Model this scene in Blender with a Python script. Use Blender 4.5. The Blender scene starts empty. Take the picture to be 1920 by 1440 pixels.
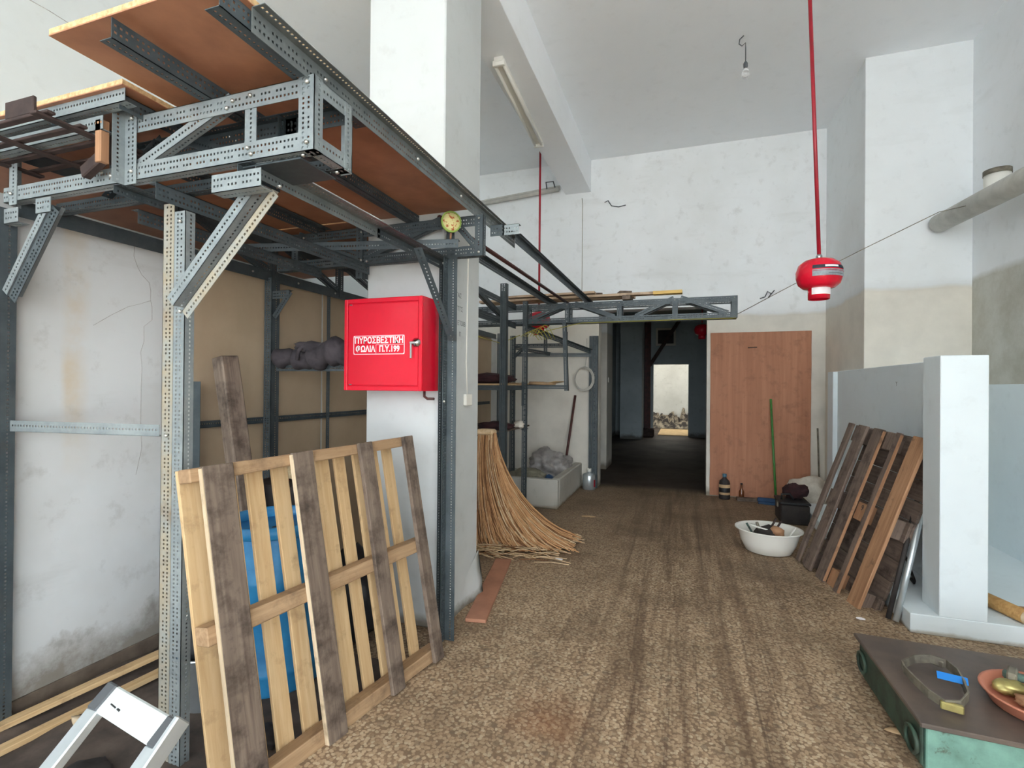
import bpy, bmesh, math, random
from mathutils import Matrix, Vector
V = Vector
random.seed(7)
S = bpy.context.scene
COL = S.collection

# ------------------------------------------------------------------ camera, daylight, exposure
cam = bpy.data.cameras.new('camera'); camo = bpy.data.objects.new('camera', cam); COL.objects.link(camo)
yaw, pitch, roll = 0.32835, 0.00395, 0.00868
right = V((math.cos(yaw), math.sin(yaw), 0)); fw = V((-math.sin(yaw), math.cos(yaw), 0)); up = V((0, 0, 1))
F_ = fw*math.cos(pitch) + up*math.sin(pitch); U_ = up*math.cos(pitch) - fw*math.sin(pitch)
R2 = right*math.cos(roll) + U_*math.sin(roll); U2 = U_*math.cos(roll) - right*math.sin(roll)
m = Matrix((R2, U2, -F_)).transposed().to_4x4(); m.translation = (0, 0, 1.45)
camo.matrix_world = m
cam.sensor_width = 36; cam.lens = 947/1920*36; cam.clip_start = 0.05
S.camera = camo

w = bpy.data.worlds.new('sky'); S.world = w; w.use_nodes = True
bg = w.node_tree.nodes['Background']; bg.inputs[0].default_value = (0.88, 0.95, 1.0, 1); bg.inputs[1].default_value = 4.2

def area(name, loc, rot, sx, sy, power, color=(1, 1, 1), portal=False):
    l = bpy.data.lights.new(name, 'AREA'); l.shape = 'RECTANGLE'; l.size = sx; l.size_y = sy; l.energy = power; l.color = color
    o = bpy.data.objects.new(name, l); COL.objects.link(o); o.location = loc; o.rotation_euler = rot
    if portal: l.cycles.is_portal = True
    return o
area('shopfront_portal', (-0.45, -7.5, 2.36), (math.radians(90), 0, math.radians(0)), 6.0, 4.7, 1, portal=True)
area('side_window_portal', (2.6, -4.35, 1.6), (math.radians(90), 0, math.radians(90)), 6.3, 3.2, 1, portal=True)
sun = bpy.data.lights.new('sun', 'SUN'); sun.energy = 20.0; sun.angle = .01; sun.color = (.97, .98, 1)
suno = bpy.data.objects.new('sun', sun); COL.objects.link(suno); suno.rotation_euler = (math.radians(-22), 0, 0)
area('rear_window_daylight', (-0.4, 18.2, 3.4), (0, 0, 0), 3.0, 3.0, 42, (1, 0.97, 0.92))

vs = S.view_settings
vs.view_transform = 'Standard'; vs.look = 'None'; vs.exposure = 0.88; vs.gamma = 1; vs.use_curve_mapping = False
try:
    S.cycles.max_bounces = 14; S.cycles.diffuse_bounces = 12; S.cycles.use_denoising = True
except Exception: pass

# ------------------------------------------------------------------ node helper and materials
class NT:
    def __init__(s, name):
        s.m = bpy.data.materials.new(name); s.m.use_nodes = True
        s.t = s.m.node_tree; s.b = s.t.nodes['Principled BSDF']
        s.out = s.t.nodes['Material Output']
    def n(s, typ, **kw):
        x = s.t.nodes.new(typ)
        for k, v in kw.items():
            if k.startswith('i_'):
                s.put(x.inputs[k[2:].replace('_', ' ')], v)
            else: setattr(x, k, v)
        return x
    def put(s, sock, v):
        if isinstance(v, bpy.types.NodeSocket): s.t.links.new(v, sock)
        elif isinstance(v, tuple) and len(v) == 3 and sock.type == 'RGBA': sock.default_value = (*v, 1)
        else: sock.default_value = v
    def coord(s, kind='Object', scale=(1, 1, 1), rnd=False):
        c = s.n('ShaderNodeTexCoord').outputs[kind]
        mp = s.n('ShaderNodeMapping'); s.put(mp.inputs['Vector'], c); mp.inputs['Scale'].default_value = scale
        if rnd:
            oi = s.n('ShaderNodeObjectInfo').outputs['Random']
            s.put(mp.inputs['Location'], s.math('MULTIPLY', oi, 37.0))
        return mp.outputs[0]
    def noise(s, vec, scale=5, detail=5, rough=.6, dist=0):
        x = s.n('ShaderNodeTexNoise'); s.put(x.inputs['Vector'], vec)
        x.inputs['Scale'].default_value = scale; x.inputs['Detail'].default_value = detail; x.inputs['Roughness'].default_value = rough
        x.inputs['Distortion'].default_value = dist
        return x.outputs['Fac']
    def ramp(s, f, a, b):
        x = s.n('ShaderNodeMapRange'); x.clamp = True; s.put(x.inputs[0], f); x.inputs[1].default_value = a; x.inputs[2].default_value = b
        return x.outputs[0]
    def math(s, op, a, b=0.0):
        x = s.n('ShaderNodeMath', operation=op); s.put(x.inputs[0], a); s.put(x.inputs[1], b); return x.outputs[0]
    def mix(s, f, a, b, mode='MIX'):
        x = s.n('ShaderNodeMix', data_type='RGBA', blend_type=mode)
        s.put(x.inputs[0], f); s.put(x.inputs[6], a); s.put(x.inputs[7], b); return x.outputs[2]
    def sep(s, vec):
        x = s.n('ShaderNodeSeparateXYZ'); s.put(x.inputs[0], vec); return x.outputs
    def voro(s, vec, scale, feature='F1', out='Distance', rnd=1.0):
        x = s.n('ShaderNodeTexVoronoi', feature=feature); s.put(x.inputs['Vector'], vec); x.inputs['Scale'].default_value = scale
        x.inputs['Randomness'].default_value = rnd
        return x.outputs[out]
    def bump(s, h, strength=.3, dist=.01):
        x = s.n('ShaderNodeBump'); s.put(x.inputs['Height'], h); x.inputs['Strength'].default_value = strength; x.inputs['Distance'].default_value = dist
        s.put(s.b.inputs['Normal'], x.outputs[0])
    def fin(s, col, rough=.6, metal=0.0, spec=.5):
        s.put(s.b.inputs['Base Color'], col); s.put(s.b.inputs['Roughness'], rough); s.put(s.b.inputs['Metallic'], metal)
        s.b.inputs['Specular IOR Level'].default_value = spec
        return s.m

def srgb(r, g, b):
    f = lambda c: ((c/255+.055)/1.055)**2.4 if c > 10 else c/255/12.92
    return (f(r), f(g), f(b))

def simple(name, c, c2=None, rough=.5, metal=0.0, scale=8, lo=.4, hi=.65, bump=0, stretch=(1, 1, 1), spec=.5):
    t = NT(name); v = t.coord('Object', stretch, rnd=True)
    f = t.noise(v, scale, 6)
    col = t.mix(t.ramp(f, lo, hi), c, c2) if c2 else c
    if bump: t.bump(f, bump, .004)
    return t.fin(col, rough, metal, spec)

def wood(name, c, c2, dirt=None, dirt_lo=.5, dirt_hi=.7, rough=.75, grain=26):
    t = NT(name); v = t.coord('Object', (1, 1, 1), rnd=True); vg = t.coord('Object', (.05, 1, 1), rnd=True)
    g = t.noise(vg, grain*2, 5, .65, .4); g2 = t.noise(vg, grain*.5, 3)
    col = t.mix(t.ramp(g, .35, .7), c, c2)
    col = t.mix(t.ramp(g2, .45, .75), col, t.mix(.5, col, c2))
    oi = t.n('ShaderNodeObjectInfo').outputs['Random']
    col = t.mix(t.math('MULTIPLY', oi, .35), col, c2)
    if dirt: col = t.mix(t.ramp(t.noise(v, 9, 6, .65), dirt_lo, dirt_hi), col, dirt)
    t.bump(g, .25, .003)
    return t.fin(col, rough, 0, .3)

def plaster(name, base, tint, grime=.35, dado=None, dado_col=None, cracks=0.0, lowdirt=None, extra=None):
    t = NT(name); p = t.n('ShaderNodeNewGeometry').outputs['Position']
    big = t.noise(p, .9, 5, .6); fine = t.noise(p, 7, 6, .65); wob = t.noise(p, 2.2, 4)
    mp = t.n('ShaderNodeMapping'); t.put(mp.inputs[0], p); mp.inputs['Scale'].default_value = (1, 1, 5)
    streak = t.noise(mp.outputs[0], 1.1, 5, .6)
    col = t.mix(t.ramp(big, .42, .72), base, tint)
    col = t.mix(t.math('MULTIPLY', t.ramp(fine, .56, .78), grime), col, (tint[0]*.55, tint[1]*.53, tint[2]*.5))
    col = t.mix(t.math('MULTIPLY', t.ramp(streak, .58, .75), grime*.7), col, (tint[0]*.7, tint[1]*.69, tint[2]*.66))
    z = t.sep(p)[2]
    if dado:
        zz = t.math('ADD', z, t.math('MULTIPLY', wob, .10))
        f = t.ramp(zz, dado+.06, dado+.02)
        dc = t.mix(t.ramp(t.noise(p, 1.7, 6), .4, .7), dado_col, tuple(c*.8 for c in dado_col))
        col = t.mix(f, col, dc)
        line = t.math('MULTIPLY', t.ramp(zz, dado+.0, dado+.05), t.ramp(zz, dado+.12, dado+.05))
        col = t.mix(t.math('MULTIPLY', line, .14), col, (.32, .30, .27))
    if cracks:
        v = t.noise(p, 2.5, 4)
        vec = t.n('ShaderNodeVectorMath', operation='ADD'); t.put(vec.inputs[0], p)
        nz = t.n('ShaderNodeTexNoise'); t.put(nz.inputs['Vector'], p); nz.inputs['Scale'].default_value = 3
        sc = t.n('ShaderNodeVectorMath', operation='SCALE'); t.put(sc.inputs[0], nz.outputs['Color']); sc.inputs['Scale'].default_value = .5
        t.put(vec.inputs[1], sc.outputs[0])
        e = t.voro(vec.outputs[0], .9, 'DISTANCE_TO_EDGE')
        f = t.math('MULTIPLY', t.ramp(e, .0035, .0008), t.ramp(v, .5, .62))
        col = t.mix(t.math('MULTIPLY', f, cracks), col, (.25, .235, .22))
    if lowdirt:
        hgt, dc = lowdirt
        zz = t.math('ADD', z, t.math('MULTIPLY', t.noise(p, 3.5, 7, .7), -hgt*1.6))
        col = t.mix(t.math('MULTIPLY', t.ramp(zz, 0.0, -hgt*.55), .85), col, dc)
    if extra: col = extra(t, p, col)
    t.bump(fine, .18, .006)
    return t.fin(col, .85, 0, .2)

def left_extra(t, p, col):
    x, y, z = t.sep(p)
    yy = t.math('ADD', y, t.math('MULTIPLY', t.noise(p, 3, 4), .05))
    f = t.math('MULTIPLY', t.ramp(yy, 1.53, 1.56), t.ramp(yy, 1.66, 1.60))
    f = t.math('MULTIPLY', f, t.ramp(z, 1.0, 1.35))
    return t.mix(t.math('MULTIPLY', f, t.ramp(t.noise(p, 5, 4), .3, .75)), col, srgb(205, 190, 166))
def right_extra(t, p, col):
    x, y, z = t.sep(p)
    l = t.math('ADD', z, t.math('MULTIPLY', t.noise(p, 2.2, 4), .08))
    f = t.ramp(l, 2.56, 2.50)
    c = t.mix(t.ramp(t.noise(p, 2.6, 6, .7), .35, .7), srgb(206, 206, 199), srgb(176, 173, 160))
    return t.mix(f, col, c)

WHITE = srgb(226, 227, 222); WTINT = srgb(208, 207, 199)
m_back = plaster('wall_back_paint', srgb(240, 243, 245), srgb(230, 232, 232), .35, 2.42, srgb(224, 220, 210), .0, (.16, srgb(120, 112, 96)))
m_left = plaster('wall_left_paint', srgb(216, 222, 223), srgb(204, 209, 209), .22, cracks=0)
m_leftlow = plaster('wall_left_low_paint', srgb(214, 217, 217), srgb(196, 196, 193), .5,  lowdirt=(.42, srgb(128, 120, 108)), extra=left_extra)
m_right = plaster('wall_right_paint', srgb(236, 239, 242), srgb(226, 229, 230), .2,  extra=right_extra)
m_pilaster = plaster('pilaster_paint', srgb(234, 238, 240), srgb(226, 229, 230), .2, 2.44, srgb(226, 221, 210), .0)
m_ceil = plaster('ceiling_paint', srgb(245, 248, 251), srgb(241, 244, 247), .12)
m_pillar = plaster('pillar_paint', srgb(202, 206, 206), srgb(190, 193, 192), .22,  lowdirt=(.1, srgb(120, 110, 95)))
m_beam = plaster('beam_paint', srgb(245, 248, 251), srgb(241, 244, 247), .1)
m_part = plaster('partition_paint', srgb(228, 237, 241), srgb(220, 229, 234), .16, lowdirt=(.03, srgb(170, 165, 155)))
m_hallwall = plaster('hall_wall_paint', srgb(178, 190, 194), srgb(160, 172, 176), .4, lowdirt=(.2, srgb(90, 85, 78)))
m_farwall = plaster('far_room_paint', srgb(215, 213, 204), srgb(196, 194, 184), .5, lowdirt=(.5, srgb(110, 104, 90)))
m_concrete = plaster('concrete_render', srgb(186, 184, 176), srgb(168, 165, 156), .4, lowdirt=(.06, srgb(140, 128, 110)))

def floor_mat():
    t = NT('terrazzo'); p = t.n('ShaderNodeNewGeometry').outputs['Position']
    x, y, z = t.sep(p)
    warp = t.n('ShaderNodeTexNoise'); t.put(warp.inputs['Vector'], p); warp.inputs['Scale'].default_value = 30
    sc = t.n('ShaderNodeVectorMath', operation='SCALE'); t.put(sc.inputs[0], warp.outputs['Color']); sc.inputs['Scale'].default_value = .012
    ad = t.n('ShaderNodeVectorMath', operation='ADD'); t.put(ad.inputs[0], p); t.put(ad.inputs[1], sc.outputs[0]); q = ad.outputs[0]
    grout = t.mix(t.ramp(t.noise(p, 6, 5), .35, .7), srgb(142, 117, 93), srgb(116, 94, 75))
    d1 = t.voro(q, 66); c1 = t.voro(q, 66, out='Color'); h1 = t.sep(c1)
    chip = t.mix(h1[0], srgb(210, 186, 154), srgb(172, 145, 115))
    chip = t.mix(t.ramp(h1[1], .8, .82), chip, srgb(212, 194, 164))
    chip = t.mix(t.ramp(h1[2], .86, .88), chip, srgb(116, 98, 78))
    col = t.mix(t.ramp(d1, .66, .52), grout, chip)
    d2 = t.voro(q, 20); h2 = t.sep(t.voro(q, 20, out='Color'))
    f2 = t.math('MULTIPLY', t.ramp(d2, .36, .31), t.ramp(h2[0], .72, .74))
    col = t.mix(t.math('MULTIPLY', f2, .6), col, t.mix(h2[1], srgb(128, 104, 78), srgb(88, 84, 76)))
    col = t.mix(.28, col, srgb(160, 134, 108))
    # dirt worn in by trolleys, along the aisle
    mp = t.n('ShaderNodeMapping'); t.put(mp.inputs[0], p); mp.inputs['Scale'].default_value = (6, .35, 1)
    st = t.noise(mp.outputs[0], 1.6, 6, .65, .3)
    aisle = t.math('MULTIPLY', t.ramp(x, -.95, -.2), t.ramp(x, 1.1, .35))
    col = t.mix(t.math('MULTIPLY', t.math('MULTIPLY', t.ramp(st, .44, .62), aisle), .68), col, srgb(86, 62, 45))
    mp2 = t.n('ShaderNodeMapping'); t.put(mp2.inputs[0], p); mp2.inputs['Scale'].default_value = (16, .28, 1)
    col = t.mix(t.math('MULTIPLY', t.math('MULTIPLY', t.ramp(t.noise(mp2.outputs[0], 1.0, 4), .57, .66), aisle), .6), col, srgb(70, 50, 38))
    blot = t.noise(p, 1.3, 7, .68)
    col = t.mix(t.math('MULTIPLY', t.ramp(blot, .47, .72), .7), col, srgb(92, 74, 56))
    dirt_and_falloff = t.math('ADD', y, t.math('MULTIPLY', blot, 3.0))  # darker toward the back: dirt, plus fading daylight put into the colour
    col = t.mix(t.math('MULTIPLY', t.ramp(dirt_and_falloff, 4.0, 7.8), .62), col, srgb(104, 84, 64))
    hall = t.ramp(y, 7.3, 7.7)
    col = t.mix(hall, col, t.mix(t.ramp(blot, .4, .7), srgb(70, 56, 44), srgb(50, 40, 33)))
    # the dark earth trodden in along the wall behind the rack
    lft = t.math('ADD', x, t.math('MULTIPLY', blot, .5))
    col = t.mix(t.math('MULTIPLY', t.ramp(lft, -1.15, -1.6), .85), col, srgb(84, 72, 62))
    rust = t.n('ShaderNodeVectorMath', operation='DISTANCE'); t.put(rust.inputs[0], p); rust.inputs[1].default_value = (-.55, 2.15, 0)
    rr = t.math('ADD', rust.outputs['Value'], t.math('MULTIPLY', t.noise(p, 8, 5), .3))
    col = t.mix(t.math('MULTIPLY', t.ramp(rr, .36, .12), .5), col, srgb(140, 84, 46))
    t.bump(t.math('ADD', d1, t.math('MULTIPLY', blot, .8)), .12, .004)
    r = t.math('ADD', .52, t.math('MULTIPLY', blot, .35))
    return t.fin(col, r, 0, .35)
m_floor = floor_mat()

def galv(name, c, c2, rough=.45, metal=.35, rust=0.0):
    t = NT(name); p = t.n('ShaderNodeNewGeometry').outputs['Position']
    col = t.mix(t.ramp(t.noise(p, 9, 6, .7), .38, .68), c, c2)
    col = t.mix(t.math('MULTIPLY', t.ramp(t.noise(p, 60, 3), .55, .75), .25), col, tuple(min(1, k*1.35) for k in c))
    if rust: col = t.mix(t.math('MULTIPLY', t.ramp(t.noise(p, 4, 6, .7), .56, .72), rust), col, srgb(120, 92, 62))
    return t.fin(col, rough, metal, .5)
m_galv = galv('galvanised_steel', srgb(150, 158, 159), srgb(126, 135, 138), rust=.2)
m_galvd = galv('dark_shaded_steel', srgb(78, 87, 91), srgb(60, 69, 73), .5, .2, .12)  # dark paint tone, deepened in colour for members standing in shade
m_galvm = galv('mid_grey_steel', srgb(118, 124, 124), srgb(98, 105, 106), .5, .25, .3)
m_galvt = galv('tan_stained_steel', srgb(160, 150, 130), srgb(148, 154, 152), .55, .2, .5)
m_bolt = simple('zinc_bolt', srgb(214, 214, 208), srgb(170, 168, 160), .3, .8)
m_board = simple('hardboard_face', srgb(178, 124, 92), srgb(160, 108, 80), .55, 0, 6, bump=.05)
m_edge = simple('chipboard_edge', srgb(220, 188, 142), srgb(184, 148, 104), .8, 0, 60, bump=.2)
m_hard = simple('brown_hardboard', srgb(186, 166, 140), srgb(178, 158, 132), .6, 0, 3)
m_red = simple('red_enamel', srgb(226, 18, 50), srgb(218, 16, 46), .22, 0, 3, spec=.6)
m_redpipe = simple('red_pipe_paint', srgb(168, 30, 48), srgb(148, 26, 40), .4)
m_darkred = simple('oxide_red_paint', srgb(84, 40, 36), srgb(60, 32, 30), .6)
m_white = simple('white_plastic', srgb(232, 230, 222), None, .4)
m_print = simple('white_print', srgb(244, 238, 240), None, .5)
m_chrome = simple('chrome', srgb(200, 204, 206), None, .18, 1.0)
m_pine = wood('pale_pine', srgb(214, 186, 144), srgb(192, 158, 114), srgb(150, 122, 88), .55, .8)
m_dirtyw = wood('weathered_dark_wood', srgb(140, 124, 110), srgb(98, 84, 74), srgb(62, 52, 46), .46, .7)
m_brownw = wood('brown_wood', srgb(184, 154, 120), srgb(150, 120, 90), srgb(112, 90, 70), .5, .75)
m_oldpal = wood('old_pallet_wood', srgb(132, 114, 102), srgb(96, 82, 74), srgb(64, 54, 49), .5, .7)
m_orangew = wood('orange_brown_wood', srgb(184, 142, 108), srgb(148, 108, 80), srgb(100, 78, 62), .58, .74)
m_paleedge = wood('pale_sawn_edge', srgb(222, 204, 176), srgb(190, 168, 138), srgb(140, 120, 98), .55, .75)
m_ply = wood('red_plywood', srgb(186, 134, 106), srgb(166, 114, 88), srgb(142, 98, 78), .52, .8, .7, 8)
m_rust = simple('rusty_iron', srgb(74, 58, 54), srgb(52, 42, 40), .8, .2, 12, bump=.3)
m_black = simple('black_plastic', srgb(34, 35, 38), srgb(26, 26, 28), .5)
m_blue = simple('blue_plastic_drum', srgb(56, 148, 206), srgb(40, 124, 182), .35)
m_rope = simple('cream_rope', srgb(206, 186, 150), srgb(170, 146, 110), .9, 0, 40)
m_fabric = simple('charcoal_cloth', srgb(72, 66, 70), srgb(48, 44, 48), .95, 0, 12, bump=.4)
m_maroon = simple('dark_maroon_cloth', srgb(66, 34, 36), srgb(44, 26, 30), .95, 0, 12, bump=.4)
m_alu = simple('aluminium', srgb(212, 220, 224), srgb(196, 205, 210), .3, .7)
m_alucap = simple('white_ladder_cap', srgb(206, 214, 214), None, .45)
m_grey = simple('grey_plastic', srgb(84, 88, 92), None, .5)
m_green = simple('green_handle_paint', srgb(66, 132, 60), srgb(52, 110, 50), .4)
m_bluebr = simple('blue_broom_head', srgb(24, 72, 116), srgb(18, 54, 90), .5)
m_teal = NT('chipped_teal_paint')
def _teal():
    t = m_teal; p = t.n('ShaderNodeNewGeometry').outputs['Position']
    c = t.mix(t.ramp(t.noise(p, 7, 6, .65), .4, .7), srgb(118, 160, 146), srgb(90, 124, 112))
    c = t.mix(t.ramp(t.noise(p, 11, 7, .7), .56, .64), c, srgb(74, 78, 66))
    return t.fin(c, .6)
m_teal = _teal()
m_dgreen = simple('dark_green_iron', srgb(62, 84, 70), srgb(46, 56, 48), .6, .1, 10)
m_scaletop = simple('worn_brown_steel_plate', srgb(112, 98, 88), srgb(94, 84, 78), .5, .25, 5)
m_terra = simple('terracotta_plastic', srgb(204, 132, 106), srgb(192, 120, 96), .55)
m_iron = simple('grey_cast_iron', srgb(140, 134, 118), srgb(104, 98, 88), .6, .3, 14, bump=.3)
m_brass = simple('tarnished_brass', srgb(186, 176, 112), srgb(150, 132, 84), .4, .6)
m_bluep = simple('bright_blue_tag', srgb(28, 128, 214), None, .5)
m_teald = simple('verdigris_tool', srgb(92, 118, 108), srgb(60, 70, 66), .6, .2, 20)
m_log = wood('peeled_log', srgb(200, 160, 104), srgb(160, 118, 70), srgb(140, 90, 50), .55, .75)
m_redbr = simple('red_brown_board', srgb(176, 124, 98), srgb(158, 108, 84), .6, 0, 5)
m_straw = NT('straw')
def _straw():
    t = m_straw; v = t.coord('Object'); f = t.noise(v, 14, 4)
    c = t.mix(t.ramp(f, .35, .7), srgb(214, 166, 118), srgb(188, 138, 94))
    return t.fin(c, .7)
m_straw = _straw()
m_strawpale = simple('pale_straw_ends', srgb(226, 200, 164), srgb(204, 172, 130), .8, 0, 30)
m_sack = simple('cloudy_plastic_film', srgb(164, 160, 158), srgb(128, 125, 122), .3, 0, 9, bump=.4)
m_cement = simple('olive_grey_sack', srgb(132, 128, 110), srgb(104, 100, 86), .8, 0, 8, bump=.3)
m_wsack = simple('white_woven_sack', srgb(222, 216, 204), srgb(190, 182, 168), .7, 0, 9, bump=.3)
m_yellow = simple('yellow_wire', srgb(176, 168, 62), srgb(140, 132, 50), .5)
m_paper = simple('yellowed_paper', srgb(222, 190, 140), srgb(190, 156, 110), .8)
m_tape = NT('tape_disc_label')
def _tape():
    t = m_tape; v = t.coord('Object'); 
    c = t.mix(t.ramp(t.noise(v, 70, 3), .55, .6), srgb(224, 214, 150), srgb(186, 100, 56))
    return t.fin(c, .6)
m_tape = _tape()
m_lime = simple('lime_rim', srgb(150, 176, 84), None, .5)
m_glass = NT('bulb_glass'); m_glass.b.inputs['Transmission Weight'].default_value = .9; m_glass = m_glass.fin((.95, .95, .95), .05)
m_pvc = simple('grey_pvc', srgb(196, 194, 186), srgb(176, 174, 166), .5)
m_copper = simple('copper_lining', srgb(190, 120, 90), srgb(110, 60, 44), .35, .8)
m_tub = m_concrete
m_cardb = simple('cardboard', srgb(200, 170, 132), srgb(180, 148, 110), .8)
m_dark = simple('dark_lump', srgb(52, 46, 44), srgb(34, 30, 30), .7, 0, 9, bump=.3)
m_rubble = simple('rubble', srgb(150, 136, 112), srgb(90, 80, 66), .9, 0, 5, bump=.4)
m_pave = simple('pavement_slab', srgb(188, 186, 180), srgb(172, 170, 164), .8, 0, 3)
m_stone = simple('stone_coping', srgb(190, 188, 178), srgb(176, 172, 162), .7, 0, 6)

# ------------------------------------------------------------------ object helpers
WM = {}
def tag(o, label=None, cat=None, group=None, kind=None):
    if label: o['label'] = label
    if cat: o['category'] = cat
    if group: o['group'] = group
    if kind: o['kind'] = kind
    return o
def place(o, parent, M):
    if parent is not None:
        o.parent = parent; o.matrix_basis = WM[parent.name].inverted() @ M
    else: o.matrix_basis = M
    WM[o.name] = M
    return o
def link(name, me, mats, parent=None, M=None):
    o = bpy.data.objects.new(name, me); COL.objects.link(o)
    if not isinstance(mats, (list, tuple)): mats = [mats]
    if len(me.materials) == 0:
        for k in mats: me.materials.append(k)
    place(o, parent, M or Matrix())
    return o
def thing(name, label, cat, loc, group=None):
    o = bpy.data.objects.new(name, None); COL.objects.link(o); o.empty_display_size = .1
    place(o, None, Matrix.Translation(loc)); return tag(o, label, cat, group)
def fromdata(name, v, f, smooth=False):
    me = bpy.data.meshes.new(name); me.from_pydata([tuple(k) for k in v], [], f); me.update()
    if smooth:
        for p in me.polygons: p.use_smooth = True
    return me
def frm(origin, x, y):
    x = V(x).normalized(); y = V(y); y = (y - x*y.dot(x)).normalized(); z = x.cross(y)
    M = Matrix((x, y, z)).transposed().to_4x4(); M.translation = origin; return M
BOXC = {}
def boxmesh(sx, sy, sz, bev=.002, name='box', wob=0.0, cuts=0):
    bm = bmesh.new(); bmesh.ops.create_cube(bm, size=1)
    for v in bm.verts: v.co = V((v.co.x*sx, v.co.y*sy, v.co.z*sz))
    if cuts:
        es = [e for e in bm.edges if abs((e.verts[0].co-e.verts[1].co).x) > sx*.9]
        bmesh.ops.subdivide_edges(bm, edges=es, cuts=cuts)
        for v in bm.verts: v.co += V((0, random.uniform(-wob, wob), random.uniform(-wob*.5, wob*.5)))
    if bev: bmesh.ops.bevel(bm, geom=bm.edges[:], offset=min(bev, sx*.3, sy*.3, sz*.3), segments=1, affect='EDGES')
    me = bpy.data.meshes.new(name); bm.to_mesh(me); bm.free(); return me
def box(name, lo, hi, mat, parent=None, bev=.002):
    lo = V(lo); hi = V(hi); s = hi-lo
    return link(name, boxmesh(s.x, s.y, s.z, bev, name), mat, parent, Matrix.Translation((lo+hi)/2))
def board(name, c, x, y, size, mat, parent=None, bev=.003, wob=0.0, cuts=0):
    """board centred at c, long axis x, width axis y"""
    return link(name, boxmesh(*size, bev, name, wob, cuts), mat, parent, frm(c, x, y))
def tube_data(pts, r, seg=8, cap=True, closed=False):
    pts = [V(p) for p in pts]; n = len(pts); rs = r if isinstance(r, (list, tuple)) else [r]*n
    vs, fs = [], []; prev = None
    for i, p in enumerate(pts):
        if closed: d = (pts[(i+1) % n]-pts[i-1]).normalized()
        else: d = (pts[min(i+1, n-1)]-pts[max(i-1, 0)]).normalized()
        if prev is None:
            a = d.orthogonal().normalized()
        else:
            a = prev - d*prev.dot(d)
            a = a.normalized() if a.length > 1e-6 else d.orthogonal().normalized()
        prev = a; b = d.cross(a)
        for k in range(seg):
            t = 2*math.pi*k/seg; vs.append(p+(a*math.cos(t)+b*math.sin(t))*rs[i])
    rng = n if closed else n-1
    for i in range(rng):
        for k in range(seg):
            j = (i+1) % n
            fs.append((i*seg+k, i*seg+(k+1) % seg, j*seg+(k+1) % seg, j*seg+k))
    if cap and not closed:
        fs.append(tuple(range(seg-1, -1, -1))); fs.append(tuple((n-1)*seg+k for k in range(seg)))
    return vs, fs
def tube(name, pts, r, mat, parent=None, seg=8, closed=False, smooth=True):
    v, f = tube_data(pts, r, seg, True, closed)
    o = V(pts[0]); me = fromdata(name, [q-o for q in v], f, smooth)
    return link(name, me, mat, parent, Matrix.Translation(o))
def lathe_mesh(name, prof, seg=28, sx=1, sy=1, cap=True):
    vs, fs = [], []
    for (r, z) in prof:
        for k in range(seg):
            t = 2*math.pi*k/seg; vs.append((r*math.cos(t)*sx, r*math.sin(t)*sy, z))
    for i in range(len(prof)-1):
        for k in range(seg):
            fs.append((i*seg+k, i*seg+(k+1) % seg, (i+1)*seg+(k+1) % seg, (i+1)*seg+k))
    if cap and prof[0][0] > 1e-4: fs.append(tuple(range(seg-1, -1, -1)))
    if cap and prof[-1][0] > 1e-4: fs.append(tuple((len(prof)-1)*seg+k for k in range(seg)))
    return fromdata(name, vs, fs, True)
def lathe(name, prof, mat, loc, parent=None, seg=28, sx=1, sy=1, M=None, cap=True):
    return link(name, lathe_mesh(name, prof, seg, sx, sy, cap), mat, parent, M or Matrix.Translation(loc))
def lump(name, loc, size, mat, parent=None, seed=0, sub=3, amp=.25, freq=2.5, M=None, flat=False, kind=None):
    from mathutils import noise
    bm = bmesh.new(); bmesh.ops.create_icosphere(bm, subdivisions=sub, radius=1)
    for v in bm.verts:
        k = 1+amp*noise.noise(v.co*freq+V((seed*7.1, seed*3.3, seed*1.7)))+amp*.5*noise.noise(v.co*freq*2.3+V((seed, 5, 9)))
        c = v.co*k
        if flat and c.z < -.35: c.z = -.35
        v.co = V((c.x*size[0], c.y*size[1], c.z*size[2]))
    for f in bm.faces: f.smooth = True
    me = bpy.data.meshes.new(name); bm.to_mesh(me); bm.free()
    return link(name, me, mat, parent, M or Matrix.Translation(loc))
def grid(name, us, vs_, fn, mat, parent=None, thick=0.004, M=None):
    nu, nv = len(us), len(vs_); v = [fn(u, w_) for u in us for w_ in vs_]; f = []
    for i in range(nu-1):
        for j in range(nv-1): f.append((i*nv+j, (i+1)*nv+j, (i+1)*nv+j+1, i*nv+j+1))
    o = link(name, fromdata(name, v, f, True), mat, parent, M)
    if thick:
        md = o.modifiers.new('thickness', 'SOLIDIFY'); md.thickness = thick; md.offset = 0
    return o
def font(name, body, size, mat, parent, M, depth=.0006, bold=0.0, align='CENTER'):
    c = bpy.data.curves.new(name, 'FONT'); c.body = body; c.size = size; c.extrude = depth; c.align_x = align; c.align_y = 'CENTER'
    c.offset = bold; c.resolution_u = 2
    o = bpy.data.objects.new(name, c); COL.objects.link(o); dg = bpy.context.evaluated_depsgraph_get()
    me = bpy.data.meshes.new_from_object(o.evaluated_get(dg)); bpy.data.objects.remove(o); me.materials.clear()
    return link(name, me, mat, parent, M)

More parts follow.
